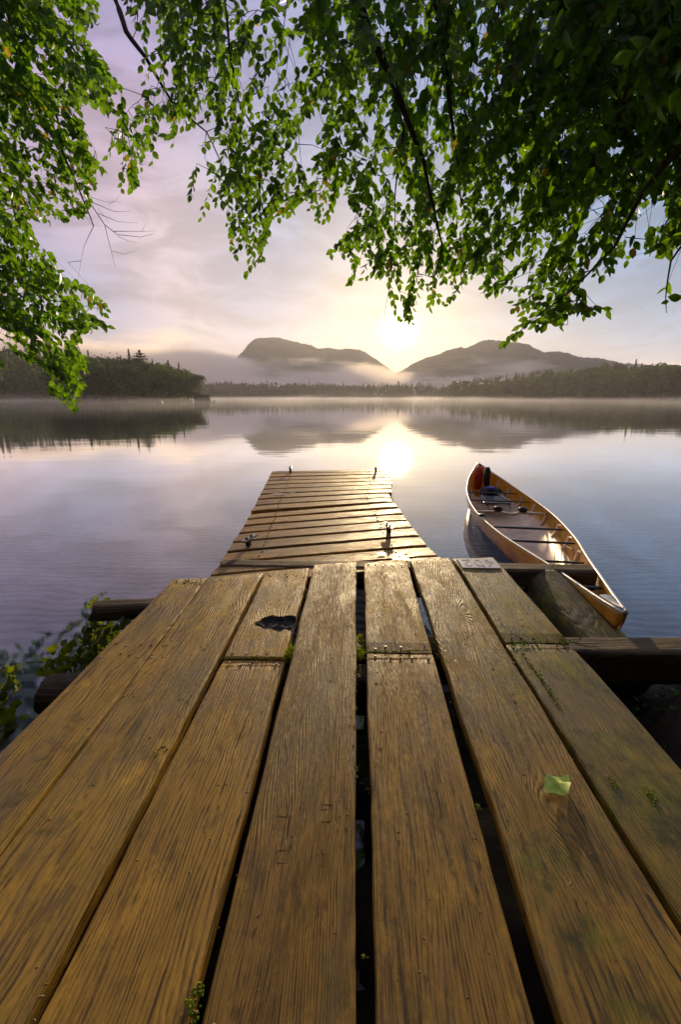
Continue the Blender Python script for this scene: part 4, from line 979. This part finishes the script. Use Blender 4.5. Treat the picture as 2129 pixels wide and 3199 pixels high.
def dep_main(u, v_): return float(np.interp(v_, [-200, 0, 300, 650, 900], [2.7, 3.1, 3.9, 4.7, 5.0]))*float(np.interp(u, [300, 900, 1250, 1568], [1.12, 1.05, .88, .72]))
def build_tree(name, label, loc, polys, dep, leaf_len, nspray, dirf, limbs, seed, spread, nbig=300, density=None):
    r = np.random.default_rng(seed); T = thing(name, label, 'tree', loc)
    loc = np.array(loc)
    W = lambda u, v_, d_: atax(u*S, v_*S, d_)
    nodes = []; par = []; limbid = []
    # limbs: polylines in sight coordinates with depth; first point hangs from the trunk
    for li, lb in enumerate(limbs):
        pts = [np.array(W(u, v_, d_)) for u, v_, d_, _ in lb]; rads = [q[3] for q in lb]
        P_ = []; R_ = []
        for i in range(len(pts)-1):
            n = max(3, int(np.linalg.norm(pts[i+1]-pts[i])/.12))
            for k in range(n):
                tt = k/n; q = pts[i]*(1-tt)+pts[i+1]*tt; q = q+np.array([nz(q[0]*3+li, q[2]*3), nz(q[1]*3, q[0]*3+5), nz(q[2]*3, 3+li)])*.03
                P_.append(q); R_.append(rads[i]*(1-tt)+rads[i+1]*tt)
        P_.append(pts[-1]); R_.append(rads[-1])
        mb = MB(); mb.tube([q-loc for q in P_], R_, 7); link('branch', mb.mesh('branch', M['twig'], True), T)
        for q in P_: nodes.append(q)
    nodes = np.array(nodes); nodes0 = len(nodes)
    # sprays
    ins = lambda u, v_: any(inpoly(u, v_, p) for p in polys) and not any(inpoly(u, v_, h_) for h_ in HOLES)
    bb = [(min(q[0] for q in p), max(q[0] for q in p), min(q[1] for q in p), max(q[1] for q in p)) for p in polys]
    ar = np.array([(b_[1]-b_[0])*(b_[3]-b_[2]) for b_ in bb]); ar = ar/ar.sum()
    sprays = []; leaves = []; tries = 0
    while len(sprays) < nspray and tries < nspray*30:
        tries += 1
        b_ = bb[r.choice(len(bb), p=ar)]; u, v_ = r.uniform(b_[0], b_[1]), r.uniform(b_[2], b_[3])
        if not ins(u, v_): continue
        if density is not None and r.uniform() > density(u, v_): continue
        for (hx, hy, rx, ry), q in THIN:
            if ((u-hx)/rx)**2+((v_-hy)/ry)**2 < 1 and r.uniform() < q: break
        else:
            d_ = dep(u, v_)+r.normal(0, spread*.5)
            tip = W(u, v_, max(1.6, d_)); dr = dirf(u, v_, r); L_ = r.uniform(.28, .6)
            dr3 = RT*dr[0]-UP*dr[1]+FW*r.normal(0, .35); dr3 /= np.linalg.norm(dr3)
            # arc: starts flatter, ends drooping
            n = 7; pts = []
            p1_, p2_ = proj(tip-dr3*L_), proj(tip-dr3*L_*.5)
            if (p1_[1] > 0 and not ins(p1_[0]*.7365, p1_[1]*.7365)) or (p2_[1] > 0 and not ins(p2_[0]*.7365, p2_[1]*.7365)):
                if r.uniform() < .85: continue
            for k in range(n+1):
                s_ = k/n; q = tip-dr3*L_*(1-s_)+np.array([0, 0, 1])*(.10*L_*(1-s_)**.5*(1-(1-s_)))
                pts.append(q)
            sprays.append(pts)
    # connect spray bases to the nearest wood, nearest first
    bases = np.array([s_[0] for s_ in sprays]); allp = list(nodes); tw = MB()
    dist = np.array([np.min(np.sum((nodes-b_)**2, 1)) for b_ in bases]); order = np.argsort(dist)
    arr = np.zeros((nodes0+len(sprays)*4, 3)); arr[:nodes0] = nodes; na = nodes0
    for oi in order:
        b_ = bases[oi]; dd = np.sum((arr[:na]-b_)**2, 1)+.6*np.maximum(0, b_[2]-arr[:na, 2]-.05)**2*4; k = int(np.argmin(dd)); q = arr[k]; D_ = np.linalg.norm(b_-q)
        if D_ > .02:
            mid = (b_+q)/2+np.array([0, 0, .06*D_])+r.normal(0, .03*D_, 3)
            rr = .0022+.0035*min(1, D_)
            tw.tube([q-loc, mid-loc, b_-loc], [rr*1.3, rr, .0022], 4, cap=False)
            arr[na] = mid; na += 1
        tw.tube([p-loc for p in sprays[oi][::2]+[sprays[oi][-1]]], [.0022, .0019, .0015, .0012, .001], 3, cap=False)
        arr[na] = sprays[oi][3]; na += 1; arr[na] = b_; na += 1
    link('twigs', tw.mesh('twigs', M['twig']), T, kind='stuff')
    # leaves, alternate along each spray
    for s_ in sprays:
        n = int(r.integers(8, 13)); sd_ = 1
        for k in range(n):
            tt = .12+.88*k/(n-1); x_ = tt*7; i = min(6, int(x_)); f_ = x_-i; p = s_[i]*(1-f_)+s_[i+1]*f_; ax = s_[i+1]-s_[i]; ax = ax/np.linalg.norm(ax)
            lat = np.cross(ax, UP*r.normal(0, .3)+FW*-1); lat /= np.linalg.norm(lat); sd_ = -sd_
            out = ax*.75+lat*sd_*.65+np.array([0, 0, -.55])+r.normal(0, .22, 3); out /= np.linalg.norm(out)
            ln = leaf_len*r.uniform(.62, 1.15)*(1-.25*tt)
            tipp = p+out*ln
            u0, v0, dz_ = proj(p+out*ln*.55); 
            if v0*.7365 > -150 and not ins(u0*.7365, v0*.7365): continue
            nf = np.cross(out, lat)+r.normal(0, .55, 3); nf = nf-out*(nf@out); nf /= np.linalg.norm(nf)
            xx = np.cross(nf, -out)
            leaves.append((p, xx, nf, -out, ln, ln*r.uniform(.85, 1.1)/max(.5, np.linalg.norm(p-CAM))))
    # the largest-looking ones within the frame are single leaves, the rest one mass
    sc_ = []
    for i, l_ in enumerate(leaves):
        u0, v0, dz_ = proj(l_[0]); ok = 0 < u0 < 2129 and 0 < v0 < 3199
        facing = abs(l_[2]@((l_[0]-CAM)/np.linalg.norm(l_[0]-CAM)))
        sc_.append(l_[5]*(.3+.7*facing)*r.uniform(.8, 1) if ok else -1)
    big = set(np.argsort(sc_)[::-1][:nbig].tolist())
    lm = mesh('leaf', LV, LF, M['leaf'], smooth=True); ly = mesh('leaf', LV, LF, M['leafy'], smooth=True)
    vv = []; ff = []; mi = []; n0 = 0; nl = len(LV)
    for i, (p, xx, yy, zz, ln, _) in enumerate(leaves):
        yel = r.uniform() < .012
        if i in big:
            Mx = Matrix(((xx[0], yy[0], zz[0], p[0]-loc[0]), (xx[1], yy[1], zz[1], p[1]-loc[1]), (xx[2], yy[2], zz[2], p[2]-loc[2]), (0, 0, 0, 1)))@Matrix.Diagonal((ln*.98, ln, ln, 1))
            o = link('leaf', ly if yel else lm, T); o.matrix_local = Mx
        else:
            q = LV*ln*np.array([.98, 1, 1]); vv.append(q[:, :1]*xx+q[:, 1:2]*yy+q[:, 2:3]*zz+(p-loc)); ff += [tuple(a+n0 for a in f_) for f_ in LF]; mi += [1 if yel else 0]*len(LF); n0 += nl
    link('foliage', mesh('foliage', np.concatenate(vv), ff, mats=[M['leaf'], M['leafy']], mi=mi, smooth=True), T, kind='stuff')
    # trunk rising from the bank behind the viewer
    z0 = bedz(loc[0], loc[1])-.1-loc[2]
    mb = MB(); k = 14; mb.tube([(.12*nz(q*.4, seed), .12*nz(seed, q*.4), z0+q*(9.5-z0)/k) for q in range(k+1)], [.30-.017*q for q in range(k+1)], 12); link('trunk', mb.mesh('trunk', M['trunk'], True), T)
    print(name, 'leaves', len(leaves), 'sprays', len(sprays)); return T, arr[:nodes0]
def dir_left(u, v_, r): a = r.normal(math.radians(38), .35) if v_ < 560 else r.normal(math.radians(42), .5); return (math.cos(a), math.sin(a))
def dir_main(u, v_, r):
    m_ = float(np.interp(u, [300, 700, 1000, 1250, 1568], [100, 100, 95, 125, 120])); m_ = 145 if (1100 < u < 1260 and v_ > 640) else m_
    if u > 1300 and 640 < v_: m_ = 25 if u < 1460 else 125
    a = math.radians(m_)+r.normal(0, .42); return (math.cos(a), math.sin(a))
limbL = [[(-420, -500, 3.6, .05), (-60, -180, 4.8, .032), (10, 0, 5.2, .026), (40, 130, 5.4, .022), (105, 250, 5.5, .018), (150, 370, 5.6, .014), (190, 450, 5.6, .010), (215, 520, 5.7, .006)],
         [(-420, -100, 4.2, .04), (-100, 200, 5.4, .02), (20, 430, 5.8, .014), (60, 620, 6.0, .010), (95, 740, 6.1, .007), (130, 850, 6.2, .004)],
         [(-420, 100, 4.6, .03), (-80, 500, 5.8, .014), (10, 640, 6.0, .009), (110, 690, 6.1, .006), (230, 710, 6.1, .003)],
         [(-60, -180, 4.8, .02), (120, -20, 5.2, .010), (200, 60, 5.3, .004)]]
limbM = [[(1700, -900, 2.2, .08), (900, -420, 2.8, .04), (825, 0, 3.3, .034), (845, 80, 3.4, .032), (900, 185, 3.6, .028), (960, 330, 3.9, .022), (975, 370, 4.0, .018), (1015, 560, 4.3, .009), (1000, 640, 4.5, .004)],
         [(1500, -700, 2.2, .05), (1000, -10, 3.2, .024), (1015, 30, 3.3, .022), (1018, 110, 3.4, .020), (1030, 230, 3.6, .015), (1058, 400, 3.9, .010), (1065, 470, 4.0, .006)],
         [(1500, -900, 2.4, .06), (420, -260, 4.1, .03), (265, 0, 4.3, .026), (292, 70, 4.3, .024), (335, 132, 4.4, .018), (395, 235, 4.6, .012), (470, 300, 4.7, .007), (560, 480, 4.8, .003)],
         [(1500, -900, 2.4, .04), (700, -150, 3.4, .02), (520, 0, 3.8, .012), (530, 110, 3.9, .010), (550, 230, 4.1, .008), (600, 330, 4.3, .005), (600, 500, 4.6, .003)],
         [(1500, -900, 2.4, .05), (1620, -100, 2.2, .04), (1530, 80, 2.4, .036), (1450, 200, 2.6, .026), (1400, 320, 2.9, .016), (1330, 430, 3.2, .008)],
         [(1720, 80, 2.2, .03), (1590, 300, 2.5, .018), (1480, 450, 2.8, .014), (1420, 560, 3.0, .010), (1340, 645, 3.3, .007), (1290, 690, 3.5, .005), (1220, 740, 3.6, .003), (1150, 805, 3.7, .0015)],
         [(1800, 250, 2.2, .02), (1620, 480, 2.6, .010), (1545, 600, 2.8, .006), (1535, 720, 2.9, .002)],
         [(900, 185, 3.6, .014), (930, 300, 4.0, .010), (910, 460, 4.4, .006), (900, 640, 4.8, .003), (880, 770, 5.0, .0015)]]
dens_m = lambda u, v_: float(np.interp(u, [300, 700, 1050, 1300], [.5, .55, .8, 1.]))*(1 if 0 < v_ else .55)*(.55 if v_ > 640 else 1)
build_tree('beech_tree', 'leafy beech whose branches hang in from the left edge above the lake', (-4.2, -.4, .4), [LEFT, LEFT2], dep_left, .125, 1350, dir_left, limbL, 11, .8)
MT, _n = build_tree('beech_tree', 'big beech whose dense dark green branches cover the top centre and right', (3.4, -1.6, .5), [MAIN, SPRAY], dep_main, .105, 2050, dir_main, limbM, 23, .7, density=dens_m)
OL = np.array(MT.location); ro = np.random.default_rng(77); vv = []; ff = []; n0 = 0; nl = len(LV); tw = MB()  # unseen overhead boughs added to shade the near deck from sky light
for k in range(26):
    a = np.array([2.6+ro.uniform(-.6, .6), -1.4+ro.uniform(-.4, .4), ro.uniform(3.6, 5.6)]); b_ = np.array([ro.uniform(-3.6, 3.2), ro.uniform(-4.5, 1.2), ro.uniform(3.4, 5.2)])
    pts = [a+(b_-a)*i/8+np.array([0, 0, .5*math.sin(math.pi*i/8)])+ro.normal(0, .05, 3) for i in range(9)]
    tw.tube([p-OL for p in pts], [.04-.0042*i for i in range(9)], 5)
    for i in range(560):
        c_ = pts[ro.integers(1, 9)]+ro.normal(0, 1, 3)*np.array([.5, .5, .28]); z_ = np.array([ro.normal(0, .5), ro.normal(0, .5), 1.]); z_ /= np.linalg.norm(z_); x_ = np.cross(z_, ro.normal(0, 1, 3)); x_ /= np.linalg.norm(x_); y_ = np.cross(z_, x_)
        if c_[1] > 1.5: continue
        q = LV*.15; vv.append(q[:, :1]*x_+q[:, 1:2]*z_+q[:, 2:3]*y_+(c_-OL)); ff += [tuple(e_+n0 for e_ in f_) for f_ in LF]; n0 += nl
link('upper_branches', tw.mesh('upper_branches', M['twig'], True), MT, kind='stuff')
link('upper_foliage', mesh('upper_foliage', np.concatenate(vv), ff, M['leaf'], smooth=True), MT, kind='stuff')
# bare twig hanging left of centre
LT = bpy.data.objects['beech_tree']
bt = MB(); z4 = lambda x, y: (x*.3758, 442+y*.3758)
lw = lambda p, d_=5.7: tuple(np.array(atax(p[0]*S, p[1]*S, d_))-np.array(LT.location))
for pts, r0 in (([(520, 0), (560, 80), (640, 200), (720, 260), (860, 275), (940, 255)], .007), ([(640, 200), (665, 300), (690, 400), (705, 458)], .004), ([(690, 240), (780, 240), (870, 240), (960, 237)], .004), ([(530, 20), (640, 60), (740, 60)], .003), ([(560, 60), (700, 120), (800, 118)], .004),
                ([(600, 130), (720, 180), (850, 190)], .004), ([(720, 270), (790, 300), (845, 312)], .003), ([(680, 360), (760, 380), (845, 355)], .003), ([(510, 130), (560, 200), (630, 210)], .003), ([(660, 80), (720, 40), (735, 10)], .002), ([(870, 240), (885, 205), (895, 188)], .002), ([(600, 100), (650, 160), (670, 195)], .002)):
    bt.tube([lw(z4(*p)) for p in pts], [r0*(1-.75*i/(len(pts)-1)) for i in range(len(pts))], 5)
link('bare_twig', bt.mesh('bare_twig', M['twig'], True), LT)

# ------------------------------------------------------------------ air
def vol(name, lo, hi, dens, kind='stuff', colr=(1, .98, .96), aniso=.4, nodes=None):
    mb = MB(); mb.box(((lo[0]+hi[0])/2, (lo[1]+hi[1])/2, (lo[2]+hi[2])/2), (hi[0]-lo[0], hi[1]-lo[1], hi[2]-lo[2]))
    m, t, o = newmat(name); pv = nd(t, 'VolumePrincipled', {'Color': (1, .93, .84) if name == 'valley_mist' else colr, 'Density': dens, 'Anisotropy': .42 if name == 'valley_mist' else aniso})  # valley mist: warmth of sunlight put into its scattering colour
    if nodes: nodes(t, pv)
    t.links.new(pv.outputs[0], o.inputs['Volume'])
    return link(name, mb.mesh(name, m), kind=kind)
vol('haze', (-4600, -260, -4), (4600, 4700, 205), .00022)
def fog(zt, dens, scl, thr, extra=None, edge=None):
    def f_(t, pv):
        gp = nd(t, 'NewGeometry').outputs['Position']; s_ = nd(t, 'SeparateXYZ', {0: gp}).outputs
        n = nd(t, 'TexNoise', {'Vector': nd(t, 'VectorMath', {0: gp, 1: scl}, operation='MULTIPLY').outputs[0], 'Scale': 1., 'Detail': 6., 'Roughness': .62}).outputs[0]
        top = s_[2] if extra is None else mth(t, 'SUBTRACT', s_[2], extra(t, s_))
        k = mth(t, 'ADD', n, mth(t, 'MULTIPLY', rmp(t, top, 0., zt, .34, -.34, False), 1.))
        d = rmp(t, k, thr, thr+.30, 0., dens)
        t.links.new(d, pv.inputs['Density'])
    return f_
vol('valley_mist', (-1300, 735, -1), (1300, 1345, 200), .0, nodes=fog(120., .030, (.0065, .004, .034), .56, lambda t, s_: rmp(t, s_[0], -150., -300., 0., 52.)))
vol('lake_mist', (-420, 60, .03), (520, 690, 7), .0, nodes=fog(5., .0022, (.05, .016, .3), .58))
